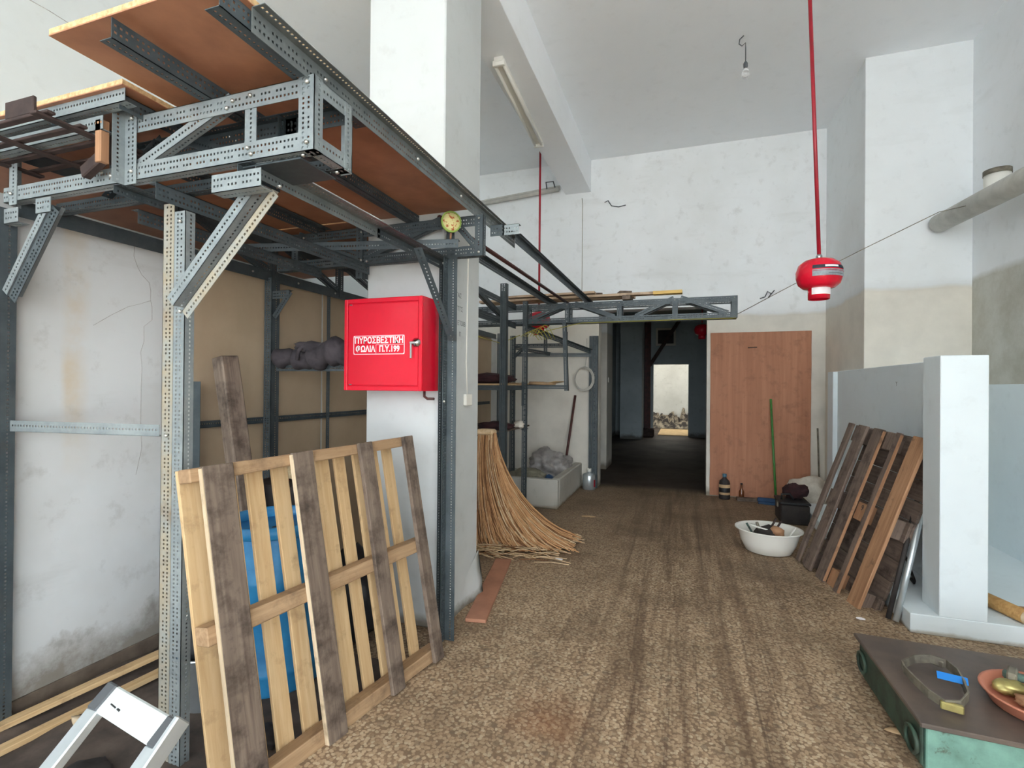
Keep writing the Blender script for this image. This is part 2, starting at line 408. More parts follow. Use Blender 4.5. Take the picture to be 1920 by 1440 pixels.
# perforated flange: strip cells along x, rows across y, hole pattern as on bolt-together angle
def flange(L, Wd, rows, sgn, t=.0022, pitch=.02, hole=.0085):
    """returns verts, faces for flange in the xy plane; rows: list of (y centre, mode) mode 'all' or 'trip'"""
    n = max(1, int(L/pitch)); off = (L-n*pitch)/2
    xs = [0.0]; hcol = []
    for i in range(n):
        c = off+(i+.5)*pitch; xs += [c-hole/2, c+hole/2]
    xs.append(L)
    ys = [0.0]
    for (y, md) in rows: ys += [y-hole/2, y+hole/2]
    ys.append(Wd)
    nx, ny = len(xs), len(ys); solid = {}
    for i in range(nx-1):
        for j in range(ny-1):
            s = True
            if i % 2 == 1 and j % 2 == 1:
                k = (i-1)//2; md = rows[(j-1)//2][1]
                if md == 'all' or (md == 'trip' and k % 4 != 3): s = False
            solid[i, j] = s
    v = []; idx = {}
    for k in (0, 1):
        for i in range(nx):
            for j in range(ny):
                idx[i, j, k] = len(v); v.append((xs[i], ys[j], sgn*t*k))
    f = []
    for (i, j), s in solid.items():
        if not s: continue
        a, b, c, d = (i, j), (i+1, j), (i+1, j+1), (i, j+1)
        f.append(tuple(idx[q+(0,)] for q in (d, c, b, a))); f.append(tuple(idx[q+(1,)] for q in (a, b, c, d)))
        for (e0, e1, nb) in ((a, b, (i, j-1)), (b, c, (i+1, j)), (c, d, (i, j+1)), (d, a, (i-1, j))):
            if not solid.get(nb, False):
                f.append((idx[e0+(0,)], idx[e1+(0,)], idx[e1+(1,)], idx[e0+(1,)]))
    return v, f
BOLTS = []
def angle(name, p0, p1, a, b, mat, parent, wa=.06, wb=.04, pitch=.0155, holes=True):
    """slotted angle from p0 to p1; flange A (wa wide) lies along direction a, flange B (wb) along direction b"""
    p0 = V(p0); p1 = V(p1); L = (p1-p0).length
    x = (p1-p0).normalized(); a = V(a); a = (a-x*a.dot(x)).normalized(); b = V(b)
    M = frm(p0, x, a); z = M.col[2].to_3d(); sg = 1 if z.dot(b) > 0 else -1
    hz = pitch*.5
    if holes:
        ra = [(wa*.36, 'trip'), (wa*.70, 'all')] if wa > .05 else [(wa*.55, 'all')]
        va, fa = flange(L, wa, ra, sg, pitch=pitch, hole=hz)
        vb, fb = flange(L, wb, [(wb*.58, 'all')], sg, pitch=pitch, hole=hz)
    else:
        va, fa = flange(L, wa, [], sg, pitch=L); vb, fb = flange(L, wb, [], sg, pitch=L)
    n = len(va)
    vb = [(q[0], abs(q[2]), sg*q[1]) for q in vb]
    v = va+vb; f = fa+[tuple(k+n for k in q) for q in fb]
    return link(name, fromdata(name, v, f), mat, parent, M)
def strip(name, p0, p1, a, mat, parent, wd=.045, pitch=.02):
    p0 = V(p0); p1 = V(p1); x = (p1-p0).normalized()
    v, f = flange((p1-p0).length, wd, [(wd*.5, 'all')], 1, pitch=pitch, hole=pitch*.425)
    v = [(q[0], q[1]-wd/2, q[2]) for q in v]
    return link(name, fromdata(name, v, f), mat, parent, frm(p0, x, a))
def bolts(parent, pts, mat=m_bolt, r=.0075, name='bolt_heads'):
    v, f = [], []
    for (p, nrm) in pts:
        p = V(p); nrm = V(nrm).normalized(); a = nrm.orthogonal().normalized(); b = nrm.cross(a); n0 = len(v)
        for (rr, h) in ((r, 0), (r*.95, .004), (r*.5, .007)):
            for k in range(8):
                t = 2*math.pi*k/8; v.append(p+(a*math.cos(t)+b*math.sin(t))*rr+nrm*h)
        for i in range(2):
            for k in range(8): f.append((n0+i*8+k, n0+i*8+(k+1) % 8, n0+(i+1)*8+(k+1) % 8, n0+(i+1)*8+k))
        f.append(tuple(n0+16+k for k in range(8)))
    base = WM[parent.name].translation
    o = link(name, fromdata(name, [q-base for q in v], f, True), mat, parent, Matrix.Translation(base))
    o['kind'] = 'stuff'; return o

X, Y, Z = V((1, 0, 0)), V((0, 1, 0)), V((0, 0, 1))
H = 4.74
XL, XLL, XR, YB, YF = -3.44, -2.68, 2.55, 7.30, -7.5
# ------------------------------------------------------------------ setting
def struct(o): o['kind'] = 'structure'; return o
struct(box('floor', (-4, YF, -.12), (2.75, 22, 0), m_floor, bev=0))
struct(box('pavement', (-16, -24, -.16), (20, 24, -.125), m_pave, bev=0))
struct(box('ceiling', (-4, YF, H), (2.75, YB+.25, H+.2), m_ceil, bev=0))
struct(box('wall_left', (XL-.2, YF, 0), (XL, YB, H), m_left, bev=0))
struct(box('wall_left_lower', (XL, YF, 0), (XLL, YB, 2.17), m_leftlow, bev=0))
wl = bpy.data.objects['wall_left_lower']
m_crack = simple('crack_shadow', srgb(150, 146, 142), srgb(176, 172, 168), .9, 0, 40)
for pts_ in (((1.827, 2.17), (1.825, 2.10), (1.844, 2.05), (1.866, 2.013), (1.905, 1.979), (1.914, 1.939), (1.913, 1.89), (1.921, 1.855), (1.922, 1.784), (1.88, 1.745), (1.881, 1.667), (1.865, 1.61), (1.872, 1.527), (1.87, 1.43), (1.868, 1.25), (1.876, 1.109), (1.848, .975)),
             ((1.913, 1.885), (1.857, 1.859), (1.799, 1.836), (1.723, 1.785), (1.641, 1.723))):
    tube('plaster_crack', [(-2.6797, y, z) for y, z in pts_], .0011, m_crack, wl, 4)
tube('plaster_crack', [(-3.4395, 1.74, 3.56), (-3.4395, 1.86, 3.565), (-3.4395, 1.98, 3.56), (-3.4395, 2.12, 3.565)], .0022, m_crack, bpy.data.objects['wall_left'], 4)
struct(box('wall_right', (XR, -1.2, 0), (XR+.2, YB+.25, H), m_right, bev=0))
struct(box('wall_right_lintel', (XR, YF, 3.2), (XR+.2, -1.2, H), m_right, bev=0))
def wall_back():
    OX0, OX1, OZ, T = -1.17, .29, 2.55, .25
    v, f = [], []
    def bx(lo, hi):
        n = len(v)
        for z in (lo[2], hi[2]):
            for y in (lo[1], hi[1]):
                for x in (lo[0], hi[0]): v.append((x, y, z))
        f.extend([tuple(n+k for k in q) for q in ((0, 2, 3, 1), (4, 5, 7, 6), (0, 1, 5, 4), (2, 6, 7, 3), (0, 4, 6, 2), (1, 3, 7, 5))])
    bx((XL, YB, 0), (OX0, YB+T, OZ)); bx((OX1, YB, 0), (XR, YB+T, OZ)); bx((XL, YB, OZ), (XR, YB+T, H))
    return struct(link('wall_back', fromdata('wall_back', v, f), m_back))
wall_back()
struct(box('pilaster', (1.685, 5.86, 0), (XR, YB, H), m_pilaster, bev=.004))
# pillar with its rough foot
pil = struct(box('pillar', (-1.885, 2.70, 0), (-1.355, 3.25, H), m_pillar, bev=.008))
def foot():
    rnd = random.Random(3); pts = []
    prof = [(.012, .34), (.016, .30), (.022, .24), (.03, .18), (.045, .12), (.055, .05), (.06, 0)]
    ys = [2.72+.54*i/10 for i in range(11)]; v, f = [], []
    for i, y in enumerate(ys):
        for (dx, z) in prof:
            k = .08 + .75*max(0, (y-3.05)/.21)
            v.append((-1.357+dx*k*rnd.uniform(.8, 1.15), y, z*(.5+.5*k)))
    n = len(prof)
    for i in range(10):
        for j in range(n-1): f.append((i*n+j, i*n+j+1, (i+1)*n+j+1, (i+1)*n+j))
    f.append(tuple(range(n))); f.append(tuple(10*n+k for k in range(n-1, -1, -1)))
    o = link('plaster_foot', fromdata('plaster_foot', v, f, True), m_pillar, pil, Matrix())
foot()
struct(box('beam', (-1.67, YF, 4.28), (-1.30, YB, H), m_beam, bev=.004))
# hall behind the opening and the bright room beyond it
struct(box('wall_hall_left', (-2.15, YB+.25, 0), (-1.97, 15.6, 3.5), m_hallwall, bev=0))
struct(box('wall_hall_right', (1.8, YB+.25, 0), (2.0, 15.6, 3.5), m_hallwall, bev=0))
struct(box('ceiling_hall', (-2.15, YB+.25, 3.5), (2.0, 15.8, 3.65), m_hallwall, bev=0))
def hall_back():
    v, f = [], []
    def bx(lo, hi):
        n = len(v)
        for z in (lo[2], hi[2]):
            for y in (lo[1], hi[1]):
                for x in (lo[0], hi[0]): v.append((x, y, z))
        f.extend([tuple(n+k for k in q) for q in ((0, 2, 3, 1), (4, 5, 7, 6), (0, 1, 5, 4), (2, 6, 7, 3), (0, 4, 6, 2), (1, 3, 7, 5))])
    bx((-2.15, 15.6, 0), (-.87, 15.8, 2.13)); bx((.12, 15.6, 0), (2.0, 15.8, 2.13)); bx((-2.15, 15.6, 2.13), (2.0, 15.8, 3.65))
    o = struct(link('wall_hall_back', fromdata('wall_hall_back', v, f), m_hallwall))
    return o
hb = hall_back()
struct(box('pillar_hall', (-1.69, 8.95, 0), (-1.285, 9.65, 3.5), m_back, bev=.006))
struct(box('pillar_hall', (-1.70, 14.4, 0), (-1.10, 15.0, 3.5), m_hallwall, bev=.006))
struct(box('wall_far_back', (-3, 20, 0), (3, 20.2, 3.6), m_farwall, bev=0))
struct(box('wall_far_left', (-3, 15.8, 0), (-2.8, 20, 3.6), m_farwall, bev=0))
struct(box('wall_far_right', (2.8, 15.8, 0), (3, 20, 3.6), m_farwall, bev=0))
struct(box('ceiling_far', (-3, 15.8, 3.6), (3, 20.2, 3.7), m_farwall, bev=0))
bs = struct(box('baseboard_left', (XLL-.001, YF, 0), (XLL+.012, 3.0, .10), simple('grimy_skirting', srgb(118, 104, 90), srgb(88, 76, 66), .8, 0, 6), bev=.002))

# hardboard sheets lining the lower left wall
for i, (y0, y1) in enumerate(((2.16, 3.24), (3.26, 4.46), (4.48, 5.68), (5.70, 6.9))):
    o = box('hardboard_panel', (XLL+.001, y0, .02), (XLL+.006, y1, 2.15), m_hard, bev=0)
    tag(o, ['brown hardboard sheet on the lower wall behind the leaning dark timber',
            'brown hardboard sheet on the lower wall beside the fire cabinet',
            'brown hardboard sheet on the lower wall just past the white pillar',
            'brown hardboard sheet on the lower wall behind the rear rack shelf'][i], 'wall panel', 'hardboard sheets lining the lower wall')

# ------------------------------------------------------------------ the slotted-angle loft (one bolted frame)
loft = thing('slotted_angle_loft', 'grey slotted steel angle loft frame standing around the white pillar', 'loft frame', (-1.85, 1.3, 0))
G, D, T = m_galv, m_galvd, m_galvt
zb, zt = 2.18, 2.41
y1, y1b = 1.28, 1.465
nx_ = -X
def A(name, p0, p1, a, b, mat=G, **k): return angle(name, p0, p1, a, b, mat, loft, **k)
B = []
# near truss, front face
A('truss_chord', (-2.64, y1, zb), (-1.09, y1, zb), Z, Y)
A('truss_chord', (-1.93, y1, zt), (-1.09, y1, zt), -Z, Y)
A('truss_upright', (-1.09, y1-.003, zb), (-1.09, y1-.003, zt+.003), -X, Y)
A('truss_upright', (-1.375, y1+.003, zb+.05), (-1.375, y1+.003, zt-.05), X, Y, wa=.05)
A('truss_upright', (-1.925, y1-.004, 2.165), (-1.925, y1-.004, 2.455), X, -Y, wa=.06, wb=.045)
A('truss_upright', (-2.60, y1-.003, 2.165), (-2.60, y1-.003, 2.42), X, Y, wa=.05)
A('truss_diagonal', (-1.86, y1+.004, zb+.035), (-1.43, y1+.004, zt-.03), Z, Y, wa=.042, wb=.03)
# near truss, rear face
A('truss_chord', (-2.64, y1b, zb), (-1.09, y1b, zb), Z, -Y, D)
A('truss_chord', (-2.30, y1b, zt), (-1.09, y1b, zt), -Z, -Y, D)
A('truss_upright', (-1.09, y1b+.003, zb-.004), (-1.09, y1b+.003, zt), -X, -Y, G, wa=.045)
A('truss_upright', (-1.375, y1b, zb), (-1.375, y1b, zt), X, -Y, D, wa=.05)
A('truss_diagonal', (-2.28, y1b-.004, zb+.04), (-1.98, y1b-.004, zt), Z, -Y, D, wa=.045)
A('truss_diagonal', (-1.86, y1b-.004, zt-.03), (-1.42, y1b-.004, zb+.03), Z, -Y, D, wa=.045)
for z, b in ((zb, Z), (zt, -Z)): A('end_tie', (-1.092, y1, z), (-1.092, y1b, z), b, -X, G, wa=.05)
A('cross_tie', (-1.40, y1, zb-.003), (-1.40, y1b, zb-.003), X, -Z, D, wa=.06, wb=.03)
A('cross_tie', (-1.99, y1, zb-.003), (-1.99, y1b, zb-.003), X, -Z, D, wa=.06, wb=.03)
# lighter angle under the front edge of the second board
A('board_edge_angle', (-2.64, 1.19, 2.405), (-1.80, 1.19, 2.405), Z, Y, G, wa=.05)
A('board_edge_angle', (-2.64, 1.21, 2.34), (-1.94, 1.21, 2.34), Z, Y, G, wa=.05)
for p in ((-1.115, y1-.006, zt-.02), (-1.115, y1-.006, zb+.022), (-1.42, y1-.002, zt-.025), (-1.445, y1-.002, zt-.045), (-1.345, y1-.002, zt-.02),
          (-1.355, y1-.002, zb+.04), (-1.34, y1-.002, zb+.018), (-1.885, y1-.008, zb+.03), (-1.885, y1-.008, zt-.01), (-2.0, y1-.002, zb+.03), (-2.05, y1-.002, zb+.05),
          (-2.58, y1-.006, zb+.03)):
    B.append((p, -Y))
for p in ((-1.15, 1.30, zb-.002), (-1.36, 1.31, zb-.002), (-1.13, 1.44, zb-.002), (-1.36, 1.44, zb-.002), (-1.30, 1.36, zb-.06)): B.append((p, -Z))
# posts under the near truss
A('post', (-1.896, 1.40, 0), (-1.896, 1.40, 2.135), X, Y, T, wa=.056)
A('post', (-1.779, 1.398, 0), (-1.779, 1.398, 2.10), -X, Y, G, wa=.056)
A('post', (-2.63, 1.262, 0), (-2.63, 1.262, 2.16), -X, Y, D, wa=.045, wb=.06)
A('side_rail', (-2.63, 1.305, 1.245), (-1.896, 1.392, 1.245), Z, Y, G, wa=.045)
B += [((-1.795, 1.394, 1.72), -Y), ((-1.86, 1.394, 1.25), -Y), ((-1.80, 1.394, 2.06), -Y)]
# knee braces
A('knee_brace', (-1.755, 1.335, 1.73), (-1.36, 1.335, 2.125), V((-1, 0, 1)), Y, G, wa=.045, wb=.05)
A('knee_brace', (-1.718, 1.34, 1.71), (-1.315, 1.34, 2.105), V((1, 0, -1)), Y, T, wa=.04, wb=.03)
A('brace_plate', (-1.50, 1.27, 2.085), (-1.29, 1.27, 2.085), Z, Y, G, wa=.06, wb=.05)
A('knee_brace', (-2.60, 1.275, 1.80), (-2.335, 1.275, 2.14), V((-1, 0, 1)), Y, G, wa=.04, wb=.05)
A('knee_brace', (-2.598, 1.278, 1.80), (-2.333, 1.278, 2.14), V((1, 0, -1)), Y, D, wa=.055, wb=.03)
A('brace_plate', (-2.42, 1.272, 2.11), (-2.33, 1.272, 2.11), Z, Y, G, wa=.06)
A('brace_plate', (-2.62, 1.272, 2.09), (-2.53, 1.272, 2.09), Z, Y, G, wa=.06)
# rails running back under the deck
A('floor_rail', (-1.345, 1.30, 2.177), (-1.345, 2.02, 2.177), X, -Z, m_galvm, wa=.07, wb=.045)
A('floor_rail', (-1.345, 2.0, 2.174), (-1.345, 2.66, 2.174), X, -Z, D, wa=.07, wb=.045)
box('gusset_plate', (-1.42, 1.30, 2.168), (-1.16, 1.47, 2.174), D, loft, .001)
A('floor_rail', (-1.80, 1.30, 2.172), (-1.80, 2.60, 2.172), -Z, -X, D, wa=.06)
A('floor_rail', (-2.15, 1.48, 2.172), (-2.15, 2.60, 2.172), -Z, -X, D, wa=.06)
A('cross_bar', (-2.45, 2.10, 2.215), (-1.12, 2.40, 2.215), -Z, Y, D, wa=.045)
# deck joists
zj = 2.468
A('joist', (-1.515, .965, zj-.058), (-1.515, 2.69, zj-.058), Z, -X, D, wa=.058, wb=.048)
A('joist', (-1.125, .97, zj-.057), (-1.125, 1.60, zj-.057), Z, -X, D, wa=.057, wb=.05)
A('joist', (-1.115, 1.06, zj+.003), (-1.115, 3.30, zj+.003), -Z, X, m_galvm, wa=.07, wb=.045)
A('joist', (-1.078, 3.2, zj), (-1.078, 6.15, zj), -Z, X, D, wa=.06, wb=.04)
A('joist', (-1.52, 3.27, zj), (-1.52, 6.15, zj), -Z, X, D, wa=.06, wb=.05)
A('joist', (-2.20, 1.20, zj-.022), (-2.20, 2.69, zj-.022), -Z, X, D, wa=.055, wb=.05)
A('joist', (-1.84, 1.20, zj-.022), (-1.84, 2.60, zj-.022), -Z, -X, D, wa=.055, wb=.04)
for yb in (1.15, 1.75, 2.2): B.append(((-1.53, yb, zj-.03), X)); B.append(((-1.108, yb+.2, zj-.03), X))
# truss in front of the pillar
y2 = 2.62
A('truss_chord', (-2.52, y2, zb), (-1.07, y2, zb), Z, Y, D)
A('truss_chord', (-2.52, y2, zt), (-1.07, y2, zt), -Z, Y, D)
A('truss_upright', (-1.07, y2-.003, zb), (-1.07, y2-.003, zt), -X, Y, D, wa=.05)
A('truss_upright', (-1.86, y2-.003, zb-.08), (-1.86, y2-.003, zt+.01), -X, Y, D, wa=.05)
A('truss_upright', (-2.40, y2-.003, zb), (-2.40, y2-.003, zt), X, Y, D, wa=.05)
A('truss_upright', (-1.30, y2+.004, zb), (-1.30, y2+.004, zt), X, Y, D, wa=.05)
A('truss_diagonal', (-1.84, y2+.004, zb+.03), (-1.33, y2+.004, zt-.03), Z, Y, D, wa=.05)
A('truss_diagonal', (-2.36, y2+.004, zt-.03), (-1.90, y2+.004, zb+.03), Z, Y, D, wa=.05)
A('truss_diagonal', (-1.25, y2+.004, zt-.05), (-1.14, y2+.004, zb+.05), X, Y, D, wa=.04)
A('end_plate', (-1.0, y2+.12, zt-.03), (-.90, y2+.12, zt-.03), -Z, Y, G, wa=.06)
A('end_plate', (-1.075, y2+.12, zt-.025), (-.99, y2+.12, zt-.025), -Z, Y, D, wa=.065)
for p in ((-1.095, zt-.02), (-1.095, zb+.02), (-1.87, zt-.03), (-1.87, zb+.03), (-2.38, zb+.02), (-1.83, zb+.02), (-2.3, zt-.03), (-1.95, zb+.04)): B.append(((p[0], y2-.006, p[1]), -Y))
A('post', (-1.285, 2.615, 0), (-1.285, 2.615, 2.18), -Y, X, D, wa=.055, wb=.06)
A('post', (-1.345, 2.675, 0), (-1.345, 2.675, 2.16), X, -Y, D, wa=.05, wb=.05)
strip('knee_brace', (-1.225, 2.56, 1.70), (-1.235, 2.18, 2.12), X, D, loft, .045)
B += [((-1.235, 2.555, 1.73), -Y), ((-1.27, 2.553, 1.36), -Y), ((-1.24, 2.22, 2.09), -Y)]
# long wall-side truss and its posts
xw = -2.60
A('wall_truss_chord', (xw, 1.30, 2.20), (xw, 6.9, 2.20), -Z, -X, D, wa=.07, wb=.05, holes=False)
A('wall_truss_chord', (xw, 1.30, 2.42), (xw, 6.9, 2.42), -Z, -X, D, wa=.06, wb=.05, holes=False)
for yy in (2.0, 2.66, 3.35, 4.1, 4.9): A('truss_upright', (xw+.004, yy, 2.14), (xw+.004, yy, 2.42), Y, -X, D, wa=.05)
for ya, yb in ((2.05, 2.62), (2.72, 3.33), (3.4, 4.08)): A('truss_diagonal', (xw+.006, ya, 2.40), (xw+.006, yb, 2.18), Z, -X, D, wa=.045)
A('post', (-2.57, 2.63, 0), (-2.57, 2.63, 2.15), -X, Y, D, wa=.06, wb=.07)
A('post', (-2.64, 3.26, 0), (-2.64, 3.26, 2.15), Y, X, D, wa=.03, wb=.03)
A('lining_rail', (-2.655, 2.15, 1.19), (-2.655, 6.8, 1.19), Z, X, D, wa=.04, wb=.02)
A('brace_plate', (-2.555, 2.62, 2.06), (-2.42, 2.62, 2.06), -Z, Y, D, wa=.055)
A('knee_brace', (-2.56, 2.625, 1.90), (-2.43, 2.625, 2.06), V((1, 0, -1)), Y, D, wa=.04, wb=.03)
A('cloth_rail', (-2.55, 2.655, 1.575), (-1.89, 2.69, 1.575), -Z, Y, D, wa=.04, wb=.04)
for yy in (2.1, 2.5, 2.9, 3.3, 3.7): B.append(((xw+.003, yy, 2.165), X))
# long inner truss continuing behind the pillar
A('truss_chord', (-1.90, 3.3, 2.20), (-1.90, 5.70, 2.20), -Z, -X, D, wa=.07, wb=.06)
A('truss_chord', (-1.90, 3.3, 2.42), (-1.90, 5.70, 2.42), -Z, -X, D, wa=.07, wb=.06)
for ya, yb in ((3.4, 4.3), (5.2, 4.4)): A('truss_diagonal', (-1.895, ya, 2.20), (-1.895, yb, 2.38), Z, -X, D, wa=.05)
# far truss, over the opening
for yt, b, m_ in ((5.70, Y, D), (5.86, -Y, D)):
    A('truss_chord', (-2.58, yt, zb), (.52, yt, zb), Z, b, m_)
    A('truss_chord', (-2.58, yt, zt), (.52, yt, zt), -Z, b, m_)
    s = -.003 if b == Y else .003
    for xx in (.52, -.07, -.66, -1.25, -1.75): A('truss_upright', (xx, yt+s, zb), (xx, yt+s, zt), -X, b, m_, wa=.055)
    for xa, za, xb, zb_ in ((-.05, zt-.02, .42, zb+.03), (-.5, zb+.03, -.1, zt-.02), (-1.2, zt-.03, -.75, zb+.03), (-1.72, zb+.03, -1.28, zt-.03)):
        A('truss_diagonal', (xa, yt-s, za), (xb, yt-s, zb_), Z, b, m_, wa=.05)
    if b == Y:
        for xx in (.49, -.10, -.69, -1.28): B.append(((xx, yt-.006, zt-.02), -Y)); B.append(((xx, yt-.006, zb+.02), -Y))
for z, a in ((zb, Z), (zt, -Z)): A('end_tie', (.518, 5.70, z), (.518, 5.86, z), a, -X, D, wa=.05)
bolts(loft, B)

# rear rack posts and shelf arms
rack = thing('slotted_angle_rack', 'dark grey slotted angle shelf rack behind the white pillar near the tub', 'rack', (-1.9, 5.6, 0))
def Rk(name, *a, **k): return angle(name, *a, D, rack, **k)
Rk('post', (-1.755, 4.95, 0), (-1.755, 4.95, 2.52), -X, Y, wa=.07, wb=.06)
Rk('post', (-1.825, 5.02, 0), (-1.825, 5.02, 2.45), X, -Y, wa=.05, wb=.05)
Rk('post', (-1.735, 5.62, 0), (-1.735, 5.62, 2.44), -X, Y, wa=.055, wb=.04)
Rk('post', (-2.33, 6.95, 0), (-2.33, 6.95, 2.18), -X, Y, wa=.07, wb=.05)
Rk('post', (-2.42, 6.6, 0), (-2.42, 6.6, 2.18), -X, Y, wa=.05, wb=.05)
Rk('post', (-1.17, 7.24, 0), (-1.17, 7.24, 2.18), -X, Y, wa=.125, wb=.045)
Rk('shelf_bar', (-1.80, 5.64, 1.465), (-1.25, 5.64, 1.465), -Z, Y, wa=.045)
Rk('hanger', (-1.285, 5.68, 2.18), (-1.255, 5.68, 1.40), -X, Y, wa=.045)
Rk('shelf_bar', (-2.40, 4.98, 1.455), (-2.40, 6.95, 1.455), -Z, X, wa=.05)
Rk('shelf_bar', (-1.80, 4.98, 1.455), (-1.80, 5.64, 1.455), -Z, -X, wa=.05)
Rk('shelf_bar', (-2.60, 5.0, 1.455), (-1.76, 5.0, 1.455), -Z, Y, wa=.05)
Rk('shelf_bar', (-2.60, 5.0, .96), (-1.76, 5.0, .96), -Z, Y, wa=.05)
Rk('shelf_bar', (-2.36, 6.95, .95), (-1.76, 5.66, .95), -Z, X, wa=.04)
Rk('arm', (-2.36, 6.98, 1.93), (-1.26, 7.22, 1.93), -Z, Y, wa=.05)
Rk('arm', (-2.36, 6.98, 2.06), (-1.60, 6.98, 2.06), -Z, Y, wa=.06)
Rk('arm', (-1.78, 5.7, 2.17), (-1.27, 7.2, 1.98), -Z, X, wa=.06)
Rk('arm', (-2.3, 6.9, 2.02), (-1.68, 6.5, 1.9), -Z, Y, wa=.045)
Rk('knee_brace', (-2.32, 6.93, 1.86), (-2.12, 6.93, 2.04), Z, Y, wa=.04)
Rk('drop_bar', (-1.52, 6.6, 2.18), (-1.52, 6.6, 1.93), X, Y, wa=.05)
Rk('drop_bar', (-1.80, 6.6, 2.18), (-1.80, 6.6, 1.90), X, Y, wa=.05)
Rk('hook_plate', (-1.79, 5.60, 1.50), (-1.79, 5.60, 1.22), X, Y, wa=.03)
o = box('shelf_board', (-2.58, 4.98, 1.458), (-1.80, 6.9, 1.474), m_cardb, rack)
o = box('shelf_board', (-2.58, 4.98, .963), (-1.78, 5.9, .978), m_oldpal, rack)

# deck boards
def deckboard(lo, hi, label):
    o = thing('deck_board', label, 'board', ((lo[0]+hi[0])/2, (lo[1]+hi[1])/2, lo[2]), 'hardboard-faced deck boards on the loft')
    box('board_core', (lo[0], lo[1], lo[2]+.0035), hi, m_edge, o, bev=.001)
    box('hardboard_face', lo, (hi[0], hi[1], lo[2]+.003), m_board, o, bev=0)
deckboard((-1.785, .965, 2.473), (-1.11, 2.69, 2.494), 'orange-brown deck board jutting out over the near truss, pale chipped edge in front')
deckboard((-3.43, 1.175, 2.450), (-1.79, 2.60, 2.470), 'deck board set lower beside the wall, behind the rusty grille')
deckboard((-3.43, 2.62, 2.450), (-1.90, 3.9, 2.470), 'deck board beside the wall behind the white pillar')

# ------------------------------------------------------------------ fire hose cabinet
cab = thing('fire_hose_cabinet', 'glossy red fire hose cabinet with white Greek lettering on the pillar', 'cabinet', (-1.623, 2.59, 1.417))
cx0, cx1, cz0, cz1, cy0, cy1 = -1.878, -1.368, 1.417, 1.945, 2.47, 2.698
def frame_shell():
    v, f = [], []
    def bx(lo, hi):
        n = len(v)
        for z in (lo[2], hi[2]):
            for y in (lo[1], hi[1]):
                for x in (lo[0], hi[0]): v.append((x-cx0, y-cy0, z-cz0))
        f.extend([tuple(n+k for k in q) for q in ((0, 2, 3, 1), (4, 5, 7, 6), (0, 1, 5, 4), (2, 6, 7, 3), (0, 4, 6, 2), (1, 3, 7, 5))])
    bx((cx0, cy0+.012, cz0), (cx1, cy1, cz1))
    return fromdata('shell', v, f)
link('shell', frame_shell(), m_red, cab, Matrix.Translation((cx0, cy0, cz0)))
for nm, lo, hi in (('frame_strip', (cx0, cy0, cz0), (cx0+.022, cy0+.0115, cz1)), ('frame_strip', (cx1-.022, cy0, cz0), (cx1, cy0+.0115, cz1)),
                   ('frame_strip', (cx0+.0225, cy0, cz0), (cx1-.0225, cy0+.0115, cz0+.026)), ('frame_strip', (cx0+.0225, cy0, cz1-.026), (cx1-.0225, cy0+.0115, cz1))):
    box(nm, lo, hi, m_red, cab, bev=.003)
door = box('door', (cx0+.026, cy0+.002, cz0+.030), (cx1-.026, cy0+.0115, cz1-.030), m_red, cab, bev=.003)
lab = thing_lab = None
MF = lambda x, y, z: frm((x, y, z), X, Z)   # text plane facing -y
lx, lz, ly = -1.645, 1.677, cy0+.0012
def label_frame():
    v, f = [], []
    def bar(x0, x1, z0, z1):
        n = len(v); v.extend([(x0, 0, z0), (x1, 0, z0), (x1, 0, z1), (x0, 0, z1), (x0, .0008, z0), (x1, .0008, z0), (x1, .0008, z1), (x0, .0008, z1)])
        f.extend([tuple(n+k for k in q) for q in ((0, 1, 2, 3), (7, 6, 5, 4), (0, 4, 5, 1), (1, 5, 6, 2), (2, 6, 7, 3), (3, 7, 4, 0))])
    w2, h2, t = .168, .054, .0035
    bar(-w2+.006, w2-.006, h2-t, h2); bar(-w2+.006, w2-.006, -h2, -h2+t); bar(-w2, -w2+t, -h2+.006, h2-.006); bar(w2-t, w2, -h2+.006, h2-.006)
    for sx in (-1, 1):
        for sz in (-1, 1): bar(min(sx*(w2-.008), sx*(w2-.001)), max(sx*(w2-.008), sx*(w2-.001)), min(sz*(h2-.008), sz*(h2-.001)), max(sz*(h2-.008), sz*(h2-.001)))
    bar(-.018, w2-.006, .0005, .002); bar(-.018, -.0165, -h2+.006, .0005)
    return fromdata('label_border', v, f)
link('label_border', label_frame(), m_print, door, Matrix.Translation((lx, ly-.0005, lz)))
font('lettering', 'ΠΥΡΟΣΒΕΣΤΙΚΗ', .049, m_print, door, MF(lx, ly, lz+.025) @ Matrix.Diagonal((.85, 1, 1, 1)), bold=.0015)
font('lettering', 'ΦΩΛΙΑ', .047, m_print, door, MF(lx-.088, ly, lz-.024) @ Matrix.Diagonal((.85, 1, 1, 1)), bold=.0015)
font('lettering', 'Π.Υ.199', .047, m_print, door, MF(lx+.070, ly, lz-.024) @ Matrix.Diagonal((.85, 1, 1, 1)), bold=.0015)
lk = lathe('lock', [(.026, 0), (.026, .010), (.017, .016), (.013, .022), (0, .023)], m_chrome, None, door, 20, M=frm((cx1-.032, cy0+.002, 1.685), X, Z))
board('lock_handle', (cx1-.058, cy0-.018, 1.640), Z, X, (.085, .012, .007), m_chrome, lk, .003)
box('lock_bridge', (cx1-.066, cy0-.022, 1.676), (cx1-.030, cy0-.012, 1.692), m_chrome, lk, bev=.003)
for zz in (cz0+.034, cz1-.034): board('hinge_pin', (cx0+.045, cy0+.001, zz), X, Z, (.018, .006, .004), m_chrome, cab, .001)
tube('drain_stub', [(-1.42, 2.60, 1.42), (-1.42, 2.60, 1.385), (-1.40, 2.60, 1.372), (-1.358, 2.60, 1.372)], .008, m_darkred, cab)

